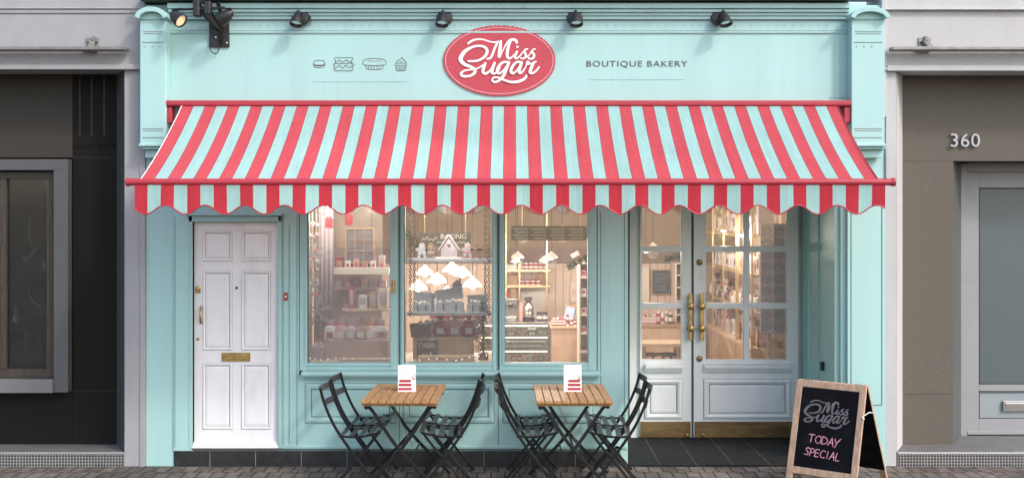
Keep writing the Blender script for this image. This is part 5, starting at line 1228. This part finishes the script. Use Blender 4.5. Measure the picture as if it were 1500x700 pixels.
# open tins on lower shelf
z2 = Z(457.5, 0.36)
def tin(a, b, h, lid, lab, rot=0.0, yy=0.39):
    x0, x1 = X(a, yy), X(b, yy)
    t = thing('open_tin', lab, 'tin', ((x0 + x1) / 2, yy, z2), 0, 'open tins on the lower hanging shelf')
    m = MB(); m.box(x0, x1, yy, yy + 0.006, z2, z2 + h); m.box(x0, x1, yy + 0.13, yy + 0.136, z2, z2 + h); m.box(x0, x0 + .006, yy + .006, yy + .13, z2, z2 + h); m.box(x1 - .006, x1, yy + .006, yy + .13, z2, z2 + h); m.box(x0, x1, yy + .006, yy + .13, z2, z2 + .02); m.build('tray', 'bluegrey', t, bevel=0.002)
    m = MB(); c = (x0 + x1) / 2; w_ = (x1 - x0) / 2; cs, sn = math.cos(rot), math.sin(rot)
    pr = [(-w_, 0), (w_, 0), (w_, lid), (-w_, lid)]; lean = 0.03
    m.prism([(c + u * cs - v * sn, z2 + h * .95 + u * sn * 1 + v * cs + abs(math.sin(rot)) * w_) for u, v in pr], yy + 0.10, yy + 0.112); l_ = m.build('lid', 'bluegrey', t, bevel=0.003)
    m = MB(); ins = .014; pr = [(-w_ + ins, ins), (w_ - ins, ins), (w_ - ins, lid - ins), (-w_ + ins, lid - ins)]
    m.prism([(c + u * cs - v * sn, z2 + h * .95 + u * sn + v * cs + abs(math.sin(rot)) * w_) for u, v in pr], yy + 0.098, yy + 0.1005); m.build('lid_lining', 'shelfgrey', l_)
    rr = random.Random(int(a)); m = MB()
    for j in range(10): m.ball((rr.uniform(x0 + .02, x1 - .02), yy + rr.uniform(.02, .08), z2 + h + rr.uniform(-.005, .02)), rr.uniform(.012, .02), 8)
    m.build('sweets', 'icing', t)
    m = MB()
    for q in (.25, .7): m.box(x0 + (x1 - x0) * q, x0 + (x1 - x0) * q + .014, yy - .002, yy + .001, z2 + h * .15, z2 + h * .9)
    m.build('clasp', 'ginger', t)
tin(604, 631, 0.07, 0.10, 'blue grey open tin with its lid up at the left of the lower hanging shelf', -0.12)
tin(638.5, 679, 0.085, 0.11, 'large blue grey open tin with tilted lid in the middle of the lower hanging shelf', 0.16)
tin(684, 714, 0.075, 0.075, 'blue grey open tin with low lid at the right of the lower hanging shelf', 0.05)
t = thing('bowl_with_spoon', 'grey bowl with a spoon handle between the left and middle tins', 'bowl', (X(634, .42), .5, z2 + .1))
m = MB(); m.box(X(631, .54), X(637, .54), 0.52, 0.55, z2, z2 + 0.115); m.build('stand', 'bluegrey', t)
m = MB(); m.lathe([(0.02, 0), (0.05, 0.03), (0.055, 0.045), (0.048, 0.045), (0.015, 0.01)], (X(634, .54), .535, z2 + .115)); m.build('bowl', 'bluegrey', t, smooth=True)
m = MB(); m.tube([(X(634, .54), .535, z2 + .14), (X(625, .54), .535, z2 + .22)], 0.005, 6); m.build('spoon', 'icing', t)
t = thing('toy_house', 'tiny grey gabled toy house on the raised lid of the middle tin', 'toy house', (X(669, .43), .44, z2 + .2)); x = X(669, .43)
m = MB(); m.prism([(x - .04, z2 + .19), (x + .04, z2 + .19), (x + .04, z2 + .24), (x, z2 + .28), (x - .04, z2 + .24)], .505, .56); m.build('body', 'lilac', t)
m = MB(); m.bar((x, .532, z2 + .288), (x - .055, .532, z2 + .232), .07, .008); m.bar((x, .532, z2 + .288), (x + .055, .532, z2 + .232), .07, .008); m.build('roof', 'shelfgrey', t)
m = MB(); m.box(x + .018, x + .03, .52, .535, z2 + .25, z2 + .3); m.build('chimney', 'ginger', t)
# lower part of middle window
y = 0.44
t = thing('wooden_crate', 'brown wooden crate with shallow top standing on the platform in the middle window', 'crate', (X(660, y), y, zp))
m = MB(); wbox(m, 636, 694, 497, 519, y, y + 0.22); m.build('body', 'counterwood', t, bevel=0.003)
m = MB(); wbox(m, 620, 700, 493.5, 497, y - 0.03, y + 0.25); m.build('top', 'pale_wood', t, bevel=0.003)
zk = Z(493.5, y - .03)
m = MB(); m.box(X(612, .25), X(694, .25), .25, .42, zp, zp + 0.045); simple('wooden_step', 'pale wooden step lying in front of the brown crate in the middle window', 'step', (X(653, .3), .3, zp), m, 'pale_wood')
m = MB(); m.box(X(640, y + .1), X(690, y + .1), y + .05, y + .15, zp, Z(519, y)); simple('crate_plinth', 'low wooden block under the brown crate', 'block', (X(665, y), y, zp), m, 'pale_wood')
def bag(px, yy, z, w_, h, lab, m_, group, tie='velvet', seed=1):
    x = X(px, yy); t = thing('cellophane_bag', lab, 'gift bag', (x, yy, z), 0, group); rr = random.Random(seed)
    m = MB(); n = 14; prof = [(.9, 0), (1.02, .12), (1.0, .4), (.8, .58), (.28, .68), (.5, .84), (.72, 1.0)]; vs = []; fs = []
    for r_, q in prof:
        for k in range(n):
            a = 2 * math.pi * k / n; j = rr.uniform(.86, 1.12); vs.append((x + w_ / 2 * r_ * j * math.cos(a), yy + w_ * .36 * r_ * j * math.sin(a), z + h * q * (1 if q < .9 else rr.uniform(.85, 1.1))))
    for i in range(len(prof) - 1):
        for k in range(n): fs.append((i * n + k, i * n + (k + 1) % n, (i + 1) * n + (k + 1) % n, (i + 1) * n + k))
    fs.append(tuple(range(n - 1, -1, -1))); m.add(vs, fs); m.build('body', m_, t)
    m = MB(); m.lathe([(w_ * .17, h * .655), (w_ * .19, h * .68), (w_ * .17, h * .705)], (x, yy, z), n=12)
    for q in (-1, 1): m.ball((x + q * w_ * .2, yy - w_ * .1, z + h * .69), w_ * .11, 8, (1, .5, .7))
    m.build('ribbon', tie, t); m = MB(); m.box(x - w_ * .25, x + w_ * .25, yy - w_ * .385, yy - w_ * .36, z + h * .1, z + h * .36); m.build('label_card', 'icing' if m_ != 'icing' else 'jar_red', t)
    return t
for k, (px, lab, m_) in enumerate(((645, 'red cellophane gift bag, left of three on the brown crate', 'jar_red'), (666, 'pink cellophane gift bag, middle of three on the brown crate', 'pinkbox'), (687, 'red cellophane gift bag, right of three on the brown crate', 'jar_red'))):
    bag(px, y + .08, zk, 0.125, 0.21, lab, m_, 'cellophane bags on the brown crate', 'icing', k + 5)
for k, (px, m_) in enumerate(((636, 'icing'), (655, 'cream'), (676, 'icing'), (698, 'cream'))):
    bag(px, y + .2, zk + 0.0, 0.13, 0.235, ['white gift bag behind the left red bag on the crate', 'cream gift bag behind the gap of the left and middle bags', 'white gift bag behind the middle and right bags on the crate', 'cream gift bag at the far right end of the crate'][k], m_, 'pale bags at the back of the brown crate', 'velvet', k + 15)
basket(X(616, .42), .46, Z(494, .42), 0.2, 0.14, 0.12, 'dark wicker basket at the lower left of the middle window', 'wicker', None, None, (7, ['icing', 'pinkbox', 'kraft']))
m = MB(); m.box(X(605, .46), X(628, .46), .44, .54, zp, Z(494, .42)); simple('display_block', 'brown block supporting the dark wicker basket', 'block', (X(616, .46), .46, zp), m, 'counterwood')
y = 0.37; t = thing('cheers_sign', 'small dark sign reading CHEERS leaning in the lower left of the middle window', 'sign', (X(626, y), y, zp))
m = MB(); wbox(m, 610.5, 641, 498, 524, y, y + .012); m.build('board', 'signdark', t)
m = MB(); m.text('CHEERS', lambda u, v, w_: (X(625.5, y) + u, y - .002 - w_, Z(506, y) + v), 0.062, .72, 0, .0005); m.text('ice &', lambda u, v, w_: (X(625.5, y) + u, y - .002 - w_, Z(518, y) + v), 0.055, .8, .25, .0005); m.build('lettering', 'cream_w', t)
# small dark christmas tree
t = thing('christmas_tree', 'small dark artificial fir tree with fairy lights at the right of the middle window', 'christmas tree', (X(707, .4), .4, zp)); x = X(708, .4)
m = MB(); m.lathe([(0.05, 0), (0.045, 0.05), (0.012, 0.06), (0.008, 0.5)], (x, .42, zp), n=10); m.build('trunk', 'kraft', t)
m = MB(); rr = random.Random(4)
for i in range(1500):
    f = rr.random() ** .8; r_ = 0.105 * (1 - f) + .015; a = rr.uniform(0, 6.28); c = Vector((x + r_ * math.cos(a) * rr.uniform(.1, .8), .42 + r_ * math.sin(a) * rr.uniform(.1, .8), zp + .06 + .46 * f))
    d = Vector((math.cos(a), math.sin(a), rr.uniform(-.5, .3))) * rr.uniform(.02, .045); s_ = d.cross(Vector((0, 0, 1))).normalized() * .005; m.add([c - s_, c + s_, c + d + s_ * .3, c + d - s_ * .3], [(0, 1, 2, 3)])
m.build('needles', 'fir', t)
def fairy(pts, lab, n):
    P = catmull(pts, 10); t = thing('fairy_lights', lab, 'fairy lights', P[len(P) // 2], 0, 'fairy light strings in the windows')
    m = MB(); m.tube(P, 0.0022, 5); m.build('wire', 'fir', t)
    for i in range(n):
        p = P[int((i + .5) * len(P) / n)]; m = MB(); m.ball(p, 0.006, 8); m.build('bulb', 'fairy', t)
fairy([(X(a, .2), .2, Z(b, .2)) for a, b in ((596, 524), (612, 527), (640, 525), (668, 527.5), (690, 523), (716, 520))], 'string of fairy lights along the bottom of the middle window', 11)
fairy([(x + (.10 - .08 * k / 22) * math.cos(k * .8), .42 + (.10 - .08 * k / 22) * math.sin(k * .8), zp + .08 + .4 * k / 22) for k in range(23)], 'string of fairy lights wound round the small dark fir tree', 18)
fairy([(X(a, .2), .2, Z(b, .2)) for a, b in ((452, 524), (470, 527), (498, 524), (530, 527), (568, 525))], 'string of fairy lights along the bottom of the left window', 10)
# --------------------------------------------------- left window
y = 1.0
m = MB(); m.box(-1.9, X(560, y) , y, y + 0.03, FZ, 2.8); simple('display_partition', 'pale partition board behind the left window display', 'partition', (-1.4, y, FZ), m, mat('partition_paint', (0.50, 0.42, 0.36), .7, var=.12, vscale=3, dirt=.4, dirtcol=(.3, .26, .25), dscale=3))
y = 0.5; t = thing('fabric_drape', 'tall pale lilac drape hanging left of centre in the left window', 'drape', (X(478, y), y, 2.4))
m = MB(); vs = []; n = 18
for i in range(n + 1):
    u = i / n; vs += [(X(466 + 23 * u, y), y + 0.012 * math.sin(u * 22), Z(490, y)), (X(467 + 21 * u, y), y + 0.008 * math.sin(u * 22), 2.42)]
m.add(vs, [(2 * i, 2 * i + 2, 2 * i + 3, 2 * i + 1) for i in range(n)]); d_ = m.build('cloth', 'lilac', t, smooth=True)
so_ = d_.modifiers.new('thick', 'SOLIDIFY'); so_.thickness = 0.003
m = MB(); m.tube([(X(462, y), y, 2.425), (X(494, y), y, 2.425)], .008, 8); m.build('rail', 'gold', t)
y = 0.62; t = thing('sash_reflection', 'modelled reflection of a dark sash window with grid bars in the left window', 'reflection', (X(526, y), y, Z(386, y)))  # added frame imitates the opposite sash window reflected in the left pane
m = MB(); wbox(m, 506, 548, 335, 384, y, y + .015); m.build('backing', mat('reflected_panes', (.16, .14, .17), .5, var=.2, vscale=9), t)
m = MB()
for a, b, c, d in ((505, 549, 333, 336), (505, 549, 383, 386), (505, 507.5, 336, 383), (546.5, 549, 336, 383)): wbox(m, a, b, c, d, y - .015, y)
for a, b, c, d in ((519, 520.5, 336, 383), (532, 533.5, 336, 383), (507.5, 546.5, 351, 352.3), (507.5, 546.5, 367, 368.3)): wbox(m, a, b, c, d, y - .012, y - .002)
m.build('bars', 'kraft', t)
m = MB()
for a in (510, 544): m.tube([(X(a, y), y, Z(334, y)), (X(a, y), y, 2.8)], .003, 6)
m.build('cord', 'black', t)
y = 0.55; m = MB(); m.box(X(484, y), X(569, y), y, y + .3, Z(402, y), Z(392, y)); simple('cream_shelf', 'thick cream shelf across the middle of the left window', 'shelf', (X(525, y), y, Z(402, y)), m, 'cream_w')
rr = random.Random(11)
ORD = ['first', 'second', 'third', 'fourth', 'fifth', 'sixth', 'seventh', 'eighth', 'ninth', 'tenth', 'eleventh', 'twelfth'] + ['%dth' % q for q in range(13, 20)] + ['20th', '21st', '22nd', '23rd'] + ['%dth' % q for q in range(24, 40)]
CN = {'icing': 'white', 'pinkbox': 'pink', 'kraft': 'brown', 'cream': 'beige', 'lilac': 'lilac', 'jar_dark': 'dark', 'cream_w': 'cream', 'bluegrey': 'blue grey', 'jar_red': 'red'}
for k in range(6):
    m = MB(); a = 492 + 12.5 * k; h = rr.uniform(6, 13); m.box(X(a, y), X(a + 8, y), y + .04, y + .14, Z(392, y), Z(392 - h, y)); m.cur = 1; m.box(X(a + 2, y), X(a + 6, y), y + .037, y + .04, Z(391, y), Z(392 - h * .6, y))
    simple('small_carton', 'small %s carton, %s from the left on the thick cream shelf' % (CN[['kraft', 'icing', 'pinkbox'][k % 3]], ORD[k]), 'carton', (X(a + 4, y), y, Z(392, y)), m, [['kraft', 'icing', 'pinkbox'][k % 3], 'jar_red'], 'cartons on the thick cream shelf')
m = MB(); m.box(X(500, y), X(569, y), y + .02, y + .3, Z(456, y), Z(453, y)); simple('low_shelf', 'thin wooden shelf under the thick cream shelf in the left window', 'shelf', (X(535, y), y, Z(456, y)), m, 'pale_wood')
for k, (a, b, c, m_, lab) in enumerate(((509, 518, 421, 'jar_red', 'small red and white box pinned on the pale board under the cream shelf'), (524, 536, 433, 'icing', 'white box on the thin wooden shelf of the left window'), (540, 550, 428, 'kraft', 'brown box on the thin wooden shelf of the left window'), (553, 566, 424, 'cream', 'cream box on the thin wooden shelf by the window hinge'))):
    m = MB(); zz = Z(453, y); m.box(X(a, y), X(b, y), y + .06, y + .16, zz, Z(c, y)); m.cur = 1; m.box(X(a + 1.5, y), X(b - 1.5, y), y + .057, y + .06, zz + .04, Z(c + 4, y)); simple('box', lab, 'box', (X(a, y), y, zz), m, [m_, 'lilac'])
for r_, (py, yy, n, x0, st) in enumerate(((453, .72, 5, 503, 13), (392, .72, 6, 490, 13), (421, .9, 6, 492, 12.5))):
    if r_ == 2:
        m = MB(); m.box(X(488, .9), X(569, .9), .86, 1.0, Z(421, .9) - .02, Z(421, .9)); simple('back_shelf', 'narrow shelf fixed on the pale partition under the thick cream shelf', 'shelf', (X(530, .9), .9, Z(421, .9)), m, 'cream_w')
    for k in range(n):
        a = x0 + st * k; w_ = rr.uniform(8, 11.5); h = rr.uniform(9, 22) if r_ != 2 else rr.uniform(8, 14); pm = rr.choice(['icing', 'pinkbox', 'lilac', 'kraft', 'jar_red', 'bluegrey', 'cream_w'])
        m = MB(); z_ = Z(py, .62 if r_ < 2 else .9) if r_ == 2 else Z(py, .55); m.box(X(a, yy), X(a + w_, yy), yy, yy + .09, z_, z_ + h / 155); m.cur = 1; m.box(X(a + 2, yy), X(a + w_ - 2, yy), yy - .002, yy, z_ + h / 155 * .3, z_ + h / 155 * .8)
        simple('tea_carton', '%s tea carton, %s from the drape at the back of the %s' % (CN[pm], ORD[k], ['thin wooden shelf', 'thick cream shelf', 'narrow back shelf'][r_]), 'carton', (X(a, yy), yy, z_), m, [pm, rr.choice(['icing', 'velvet', 'gold', 'lilac'])], 'tea cartons in the left window', .002)
# snowflakes
def flake(px, py, yy, r, lab):
    x, z = X(px, yy), Z(py, yy); t = thing('snowflake_ornament', lab, 'snowflake ornament', (x, yy, z), 0, 'paper snowflakes in the left window'); m = MB()
    for k in range(6):
        a = k * math.pi / 3 + .26; d = Vector((math.cos(a), 0, math.sin(a))); c = Vector((x, yy + .0006 * k, z)); m.bar(c, c + d * r, .012, .006, (0, 1, 0))
        for f in (.45, .72):
            for q in (-1, 1):
                b = a + q * 1.0; e = Vector((math.cos(b), 0, math.sin(b))); m.bar(c + d * r * f, c + d * r * f + e * r * .34 * (1.2 - f), .009, .005, (0, 1, 0))
    m.build('flake', 'icing', t); m = MB(); m.tube([(x, yy + .002, z + r * .9), (x, yy + .002, 2.7)], .0015, 5); m.build('thread', 'icing', t)
flake(463, 455, .22, .14, 'large white paper snowflake hanging low at the left edge of the left window'); flake(457, 418, .26, .08, 'small white paper snowflake just above the large one'); flake(458, 372, .3, .1, 'white paper snowflake high at the left edge of the left window')
for k, (px, py, lab) in enumerate(((482, 325, 'red gift tag on a white ribbon loop, hanging above the lilac drape'), (511, 321, 'red gift tag on a white ribbon loop, hanging above the sash reflection'))):
    yy = .2; x, z = X(px, yy), Z(py, yy); t = thing('hanging_tag', lab, 'tag', (x, yy, z), 0, 'red gift tags in the left window')
    m = MB(); m.prism([(x - .035, z - .05), (x + .03, z - .058), (x + .036, z + .02), (x + .012, z + .05), (x - .012, z + .052), (x - .034, z + .025)], yy, yy + .004); m.build('tag', 'velvet', t)
    m = MB(); m.tube([(x, yy, z + .045), (x - .03, yy, z + .09), (x - .02, yy, z + .13), (x, yy, z + .14), (x + .02, yy, z + .13), (x + .03, yy, z + .09), (x, yy, z + .045)], .004, 5); m.tube([(x, yy, z + .14), (x, yy, 2.36)], .002, 5); m.build('ribbon', 'icing', t)
rr = random.Random(77)
for c, px in enumerate((453, 458, 464)):
    for j in range(7):
        py = 330 + 17 * j + rr.uniform(-4, 4); yy = .3 + .05 * c; x, z = X(px, yy), Z(py, yy); q = ['red', 'white', 'lilac', 'pink'][(j + c) % 4]
        t = thing('bauble', '%s bauble, %s from the top on the %s hanging thread left of the drape' % (q, ['first', 'second', 'third', 'fourth', 'fifth', 'sixth', 'seventh'][j], ['outer', 'middle', 'inner'][c]), 'bauble', (x, yy, z), 0, 'baubles hanging left of the drape')
        m = MB(); m.ball((x, yy, z), rr.uniform(.014, .024), 10); m.build('ball', {'red': 'velvet', 'white': 'icing', 'lilac': 'lilac', 'pink': 'pinkbox'}[q], t, smooth=True)
        m = MB(); m.tube([(x, yy, z), (x, yy, z + .1)], .0015, 4); m.build('thread', 'icing', t)
# heaps of gifts low in the left window
rr = random.Random(21)
for lv in range(3):
    for k in range(7 - lv):
        a = 482 + 12.5 * k + 5 * lv + rr.uniform(-2, 2); yy = .68 + rr.uniform(-.02, .04); w_ = rr.uniform(.065, .09); zz = zp + .088 * lv
        c1, c2 = rr.choice(['pinkbox', 'lilac', 'icing', 'kraft', 'bluegrey', 'cream', 'jar_red']), rr.choice(['icing', 'velvet', 'gold'])
        m = MB(); x = X(a, yy); m.box(x - w_ / 2, x + w_ / 2, yy, yy + .08, zz, zz + .086 - (.02 * rr.random() if lv == 2 else 0)); m.cur = 1; m.box(x - .007, x + .007, yy - .002, yy + .0, zz, zz + .084); m.box(x - w_ / 2, x + w_ / 2, yy - .003, yy, zz + .04, zz + .05)
        simple('gift_box', '%s gift box with %s ribbon, %s from drape in %s layer' % (CN[c1], {'icing': 'white', 'velvet': 'red', 'gold': 'gold'}[c2], ORD[k], ['bottom', 'middle', 'top'][lv]), 'gift box', (x, yy, zz), m, [c1, c2], 'gift boxes heaped in the left window', .002)
for k in range(6):
    a = 484 + 15 * k; bag(a, .5, Z(497, .5), .12, .2, ['white wrapped gift bag nearest the drape on the low plinth', 'pink wrapped gift bag, second from the drape on the low plinth', 'lilac wrapped gift bag on the low plinth', 'brown wrapped gift bag on the low plinth', 'beige wrapped gift bag, second from the hinge on the low plinth', 'white wrapped gift bag nearest the hinge on the low plinth'][k], ['icing', 'pinkbox', 'lilac', 'kraft', 'cream', 'icing'][k], 'gift bags heaped in the left window', 'velvet', 40 + k)
m = MB(); m.box(X(476, .42), X(568, .42), .42, .62, zp, Z(497, .5)); simple('gift_plinth', 'brown low plinth under the gift bags in the left window', 'plinth', (X(520, .5), .5, zp), m, 'kraft')
m = MB(); m.box(X(496, .2), X(569, .2), .19, .3, zp, zp + .03); simple('wooden_board', 'pale wooden board along the bottom right of the left window', 'board', (X(530, .2), .2, zp), m, 'pale_wood')
basket(X(462, .4), .42, zp, .16, .14, .12, 'small wicker basket in the lower left corner of the left window', 'lilac', None, None, (6, ['icing', 'lilac', 'pinkbox']))
# --------------------------------------------------- behind the doors
y = 4.55; m = MB(); wbox(m, 956, 981, 396, 430, y, y + .015)
t = thing('wall_chalkboard', 'dark chalkboard hanging on the cream rear wall seen through the narrow door leaf', 'chalkboard', (X(968, y), y, Z(430, y))); m.build('slate', mat('blue_slate', (.07, .085, .11), .6, var=.3, vscale=12), t)
m = MB()
for a, b, c, d in ((955, 982, 395, 396.2), (955, 982, 429.8, 431), (955, 956.2, 396.2, 429.8), (980.8, 982, 396.2, 429.8)): wbox(m, a, b, c, d, y - .012, y + .003)
m.build('frame', 'kraft', t)
m = MB()
for k in range(5): scribble(m, X(959, y), X(978 - 3 * (k % 2), y), Z(402 + 5.5 * k, y), .014, y, 5, .006, k)
m.build('chalk_writing', 'chalk_grey', t)
y = 3.9; t = thing('counter', 'wooden rear counter seen through the narrow door leaf', 'counter', (X(968, y), y, FZ))
m = MB(); m.box(X(930, y), X(1000, y), y, y + .45, FZ, Z(479, y)); m.build('body', 'counterwood', t); m = MB(); m.box(X(928, y), X(1002, y), y - .02, y + .47, Z(479, y), Z(475, y)); m.build('top', 'kraft', t, bevel=.003)
zc2 = Z(475, y)
basket(X(951, y), y + .12, zc2, .2, .15, .09, 'pink banded basket on the rear counter seen through the narrow door leaf', 'pinkbox', 'icing', None, (7, ['icing', 'lilac', 'jar_red']))
for k, (a, m_) in enumerate(((966, 'jar_red'), (972, 'icing'), (978, 'kraft'), (984, 'jar_dark'))): jar(X(a, y), y + .1, zc2, .16 - .02 * (k % 2), .025, ['red bottle, leftmost of four on the rear counter', 'white bottle second from left on the rear counter', 'brown bottle third from left on the rear counter', 'dark bottle, rightmost of four on the rear counter'][k], 'bottles on the rear counter', m_, 'icing', 'bottle', 'bottle')
y = 4.2; t = thing('narrow_shelf_unit', 'narrow white shelf unit on the rear wall right of the chalkboard', 'shelf unit', (X(993, y), y, FZ)); m = MB(); m.box(X(989, y), X(989, y) + .02, y, y + .38, FZ, Z(385, y)); m.box(X(1008, y), X(1008, y) + .02, y, y + .38, FZ, Z(385, y)); m.build('carcass', 'cream_w', t)
for c in (385, 402, 420, 440, 460): m = MB(); m.box(X(989, y) + .02, X(1008, y), y + .01, y + .38, Z(c, y) - .018, Z(c, y)); m.build('shelf', 'cream_w', t)
y = 4.56; m = MB(); m.box(X(940.5, y), X(951, y), y, y + .02, Z(446, y), Z(392, y)); simple('pale_panel', 'tall pale wall panel at the left edge of the narrow door leaf', 'panel', (X(945, y), y, Z(446, y)), m, 'cream_w')
y = 2.3; t = thing('cafe_table', 'wooden cafe table with splayed legs inside the narrow door leaf', 'table', (X(968, y), y, FZ)); zt2 = Z(503, y)
m = MB(); m.box(X(938, y), X(1003, y), y, y + .4, zt2 - .04, zt2); m.build('tabletop', 'pale_wood', t, bevel=.004)
for sx, yy in ((945, y + .05), (995, y + .05), (945, y + .35), (995, y + .35)):
    m = MB(); m.bar((X(sx, y), yy, zt2 - .04), (X(sx, y) + (-.04 if sx < 960 else .04), yy, FZ), .03, .03); m.build('leg', 'kraft', t)
for q, lab in ((955, 'small dark stool under the left of the cafe table'), (982, 'small dark stool under the right of the cafe table')):
    t = thing('stool', lab, 'stool', (X(q, 2.2), 2.22, FZ), 0, 'stools under the cafe table'); m = MB(); x = X(q, 2.2); m.lathe([(.1, 0), (.11, .012), (.1, .025)], (x, 2.45, FZ + .56)); m.build('seat', 'wicker', t, smooth=True)
    for k in range(4):
        a = k * math.pi / 2 + .7; m = MB(); m.bar((x + .06 * math.cos(a), 2.45 + .06 * math.sin(a), FZ + .56), (x + .12 * math.cos(a), 2.45 + .12 * math.sin(a), FZ), .018, .018); m.build('leg', 'wicker', t)
# right wall shelving
XS = 2.42
t = thing('tall_display_shelving', 'tall gilt framed shelving with wooden cupboards behind the wide door leaf', 'shelving', (2.6, 2.8, FZ))
m = MB(); m.box(XS, 2.835, 1.6, 4.5, FZ, .80); m.build('cupboard', 'counterwood', t, bevel=.003)
m = MB(); m.box(XS - .02, 2.836, 1.56, 4.5, .80, .84); m.build('worktop', 'pale_wood', t, bevel=.003)
m = MB()
for yy in (1.9, 2.4, 2.9, 3.4, 3.9): m.box(XS - .003, XS + .001, yy - .004, yy + .004, FZ, .79)
m.build('cupboard_seam', 'kraft', t)
for z in (1.20, 1.58, 1.98):
    m = MB(); m.box(XS + .04, 2.835, 1.6, 4.5, z - .02, z); s_ = m.build('shelf', 'pale_wood', t); m = MB(); m.box(XS + .025, XS + .04, 1.6, 4.5, z - .03, z + .006); m.build('shelf_edge', 'gold', s_)
for yy in (1.62, 2.35, 2.43, 3.2, 3.9): 
    m = MB(); m.box(XS + .005, XS + .025, yy, yy + .02, .84, 2.79); m.build('upright', 'gold', t)
for yy in (1.45,):
    m = MB(); m.box(XS + .06, 2.82, yy, yy + .03, 1.0, 2.1); pp = thing('patterned_panel', 'tall lilac panel printed with rows of oval motifs beside the wide door leaf', 'panel', (2.64, yy, 1.0)); m.build('panel', 'lilac', pp); m = MB(); k = 0
    for r_ in range(9):
        for c in range(3):
            cx_, cz_ = XS + .12 + c * .12, 1.07 + r_ * .12
            m.stroke([(cx_ + .042 * math.cos(a), cz_ + .032 * math.sin(a), .006) for a in [i * math.pi / 6 for i in range(13)]], lambda u, v, o: (u, yy - .002 - o, v), z0=.0002 * (k % 3), sub=2, caps=False); k += 1
            m.stroke([(cx_ - .022, cz_, .006), (cx_, cz_ + .008, .006), (cx_ + .022, cz_, .006)], lambda u, v, o: (u, yy - .002 - o, v), sub=2)
    m.build('oval_print', 'jar_dark', pp)
    m = MB(); m.box(2.56, 2.60, yy + .0305, yy + .05, .02 + FZ, 1.05); m.box(XS + .06, 2.82, yy + .0305, yy + .2, FZ, FZ + .02); m.build('stand', 'kraft', pp)
rr = random.Random(33)
groups = {.84: ('counter worktop', ['icing', 'pinkbox', 'kraft', 'cream', 'lilac']), 1.20: ('lowest gilt edged shelf', ['icing', 'kraft', 'cream', 'jar_dark', 'cream_w']), 1.58: ('middle gilt edged shelf', ['icing', 'cream_w', 'icing', 'cream']), 1.98: ('top gilt edged shelf', ['kraft', 'lilac', 'icing', 'cream'])}
for z, (nm, pal) in groups.items():
    yy = 1.66
    k = 0
    while yy < 4.3:
        w_ = rr.uniform(.06, .12); h = rr.uniform(.10, .24) if z != 1.98 else rr.uniform(.15, .35)
        if (k % 3 == 1 or z == 1.20) and z != 1.58:
            pm = rr.choice(pal)
            bag(VX + (XS + .12) * s_at(yy + w_ / 2), yy + w_ / 2, z, w_ * 1.2, h * 1.15, '%s wrapped sweet bag, %s item from the doors on the %s' % (CN[pm], ORD[k], nm), pm, 'sweet bags on the %s along the right wall' % nm, rr.choice(['velvet', 'gold', 'icing']), k + int(z * 100))
        else:
            pm = rr.choice(pal); m = MB(); x0 = XS + .06 + rr.uniform(0, .03); m.box(x0, x0 + .14, yy, yy + w_ * .9, z, z + h); m.cur = 1; m.box(x0 - .002, x0, yy + w_ * .15, yy + w_ * .75, z + h * .25, z + h * .7); m.box(x0 + .02, x0 + .12, yy - .002, yy, z + h * .25, z + h * .7)
            simple('sweet_carton', 'upright %s carton, %s item from the doors on the %s' % (CN[pm], ORD[k], nm), 'carton', (x0, yy, z), m, [pm, rr.choice(['kraft', 'pinkbox', 'signdark', 'lilac'])], 'cartons on the %s along the right wall' % nm, .002)
        yy += w_ * 1.25 + rr.uniform(0, .03); k += 1
# ================================================================== LIGHT AND CAMERA
sd = Vector((1.1, -1.0, 1.3)).normalized()            # towards the sun
elev = math.asin(sd.z); az = math.atan2(sd.x, sd.y)
w = bpy.data.worlds.new('World'); scene.world = w; w.use_nodes = True
nt = w.node_tree; bg = nt.nodes['Background']
sky = nt.nodes.new('ShaderNodeTexSky'); sky.sky_type = 'NISHITA'; sky.sun_disc = False
sky.sun_elevation = elev; sky.sun_rotation = az; sky.air_density = 1.0; sky.dust_density = 2.6; sky.ozone_density = 0.5
nt.links.new(sky.outputs['Color'], bg.inputs['Color']); bg.inputs['Strength'].default_value = SKY
sl = bpy.data.lights.new('sun', 'SUN'); sl.energy = SUN; sl.angle = R(SANG); sl.color = (1.0, 0.965, 0.92)
so = bpy.data.objects.new('sun', sl); COL.objects.link(so); so.rotation_euler = sd.to_track_quat('Z', 'Y').to_euler(); so.location = (8, -8, 10)
cam = bpy.data.cameras.new('camera'); co = bpy.data.objects.new('camera', cam); COL.objects.link(co)
co.location = (0, -D0, CH); co.rotation_euler = (R(90), 0, 0)
cam.sensor_fit = 'HORIZONTAL'; cam.sensor_width = 36; cam.lens = 36 * S0 * D0 / 1500
cam.shift_y = -(350 - HZ) / 1500; cam.clip_end = 500
scene.camera = co
scene.view_settings.view_transform = 'Standard'; scene.view_settings.look = 'None'; scene.view_settings.gamma = 1
scene.view_settings.exposure = EXPO
scene.render.resolution_x = 1024; scene.render.resolution_y = 477
cy = scene.cycles
cy.use_denoising = True; cy.max_bounces = 10; cy.transparent_max_bounces = 16; cy.diffuse_bounces = 5; cy.caustics_reflective = False; cy.caustics_refractive = False
cy.sample_clamp_indirect = 6
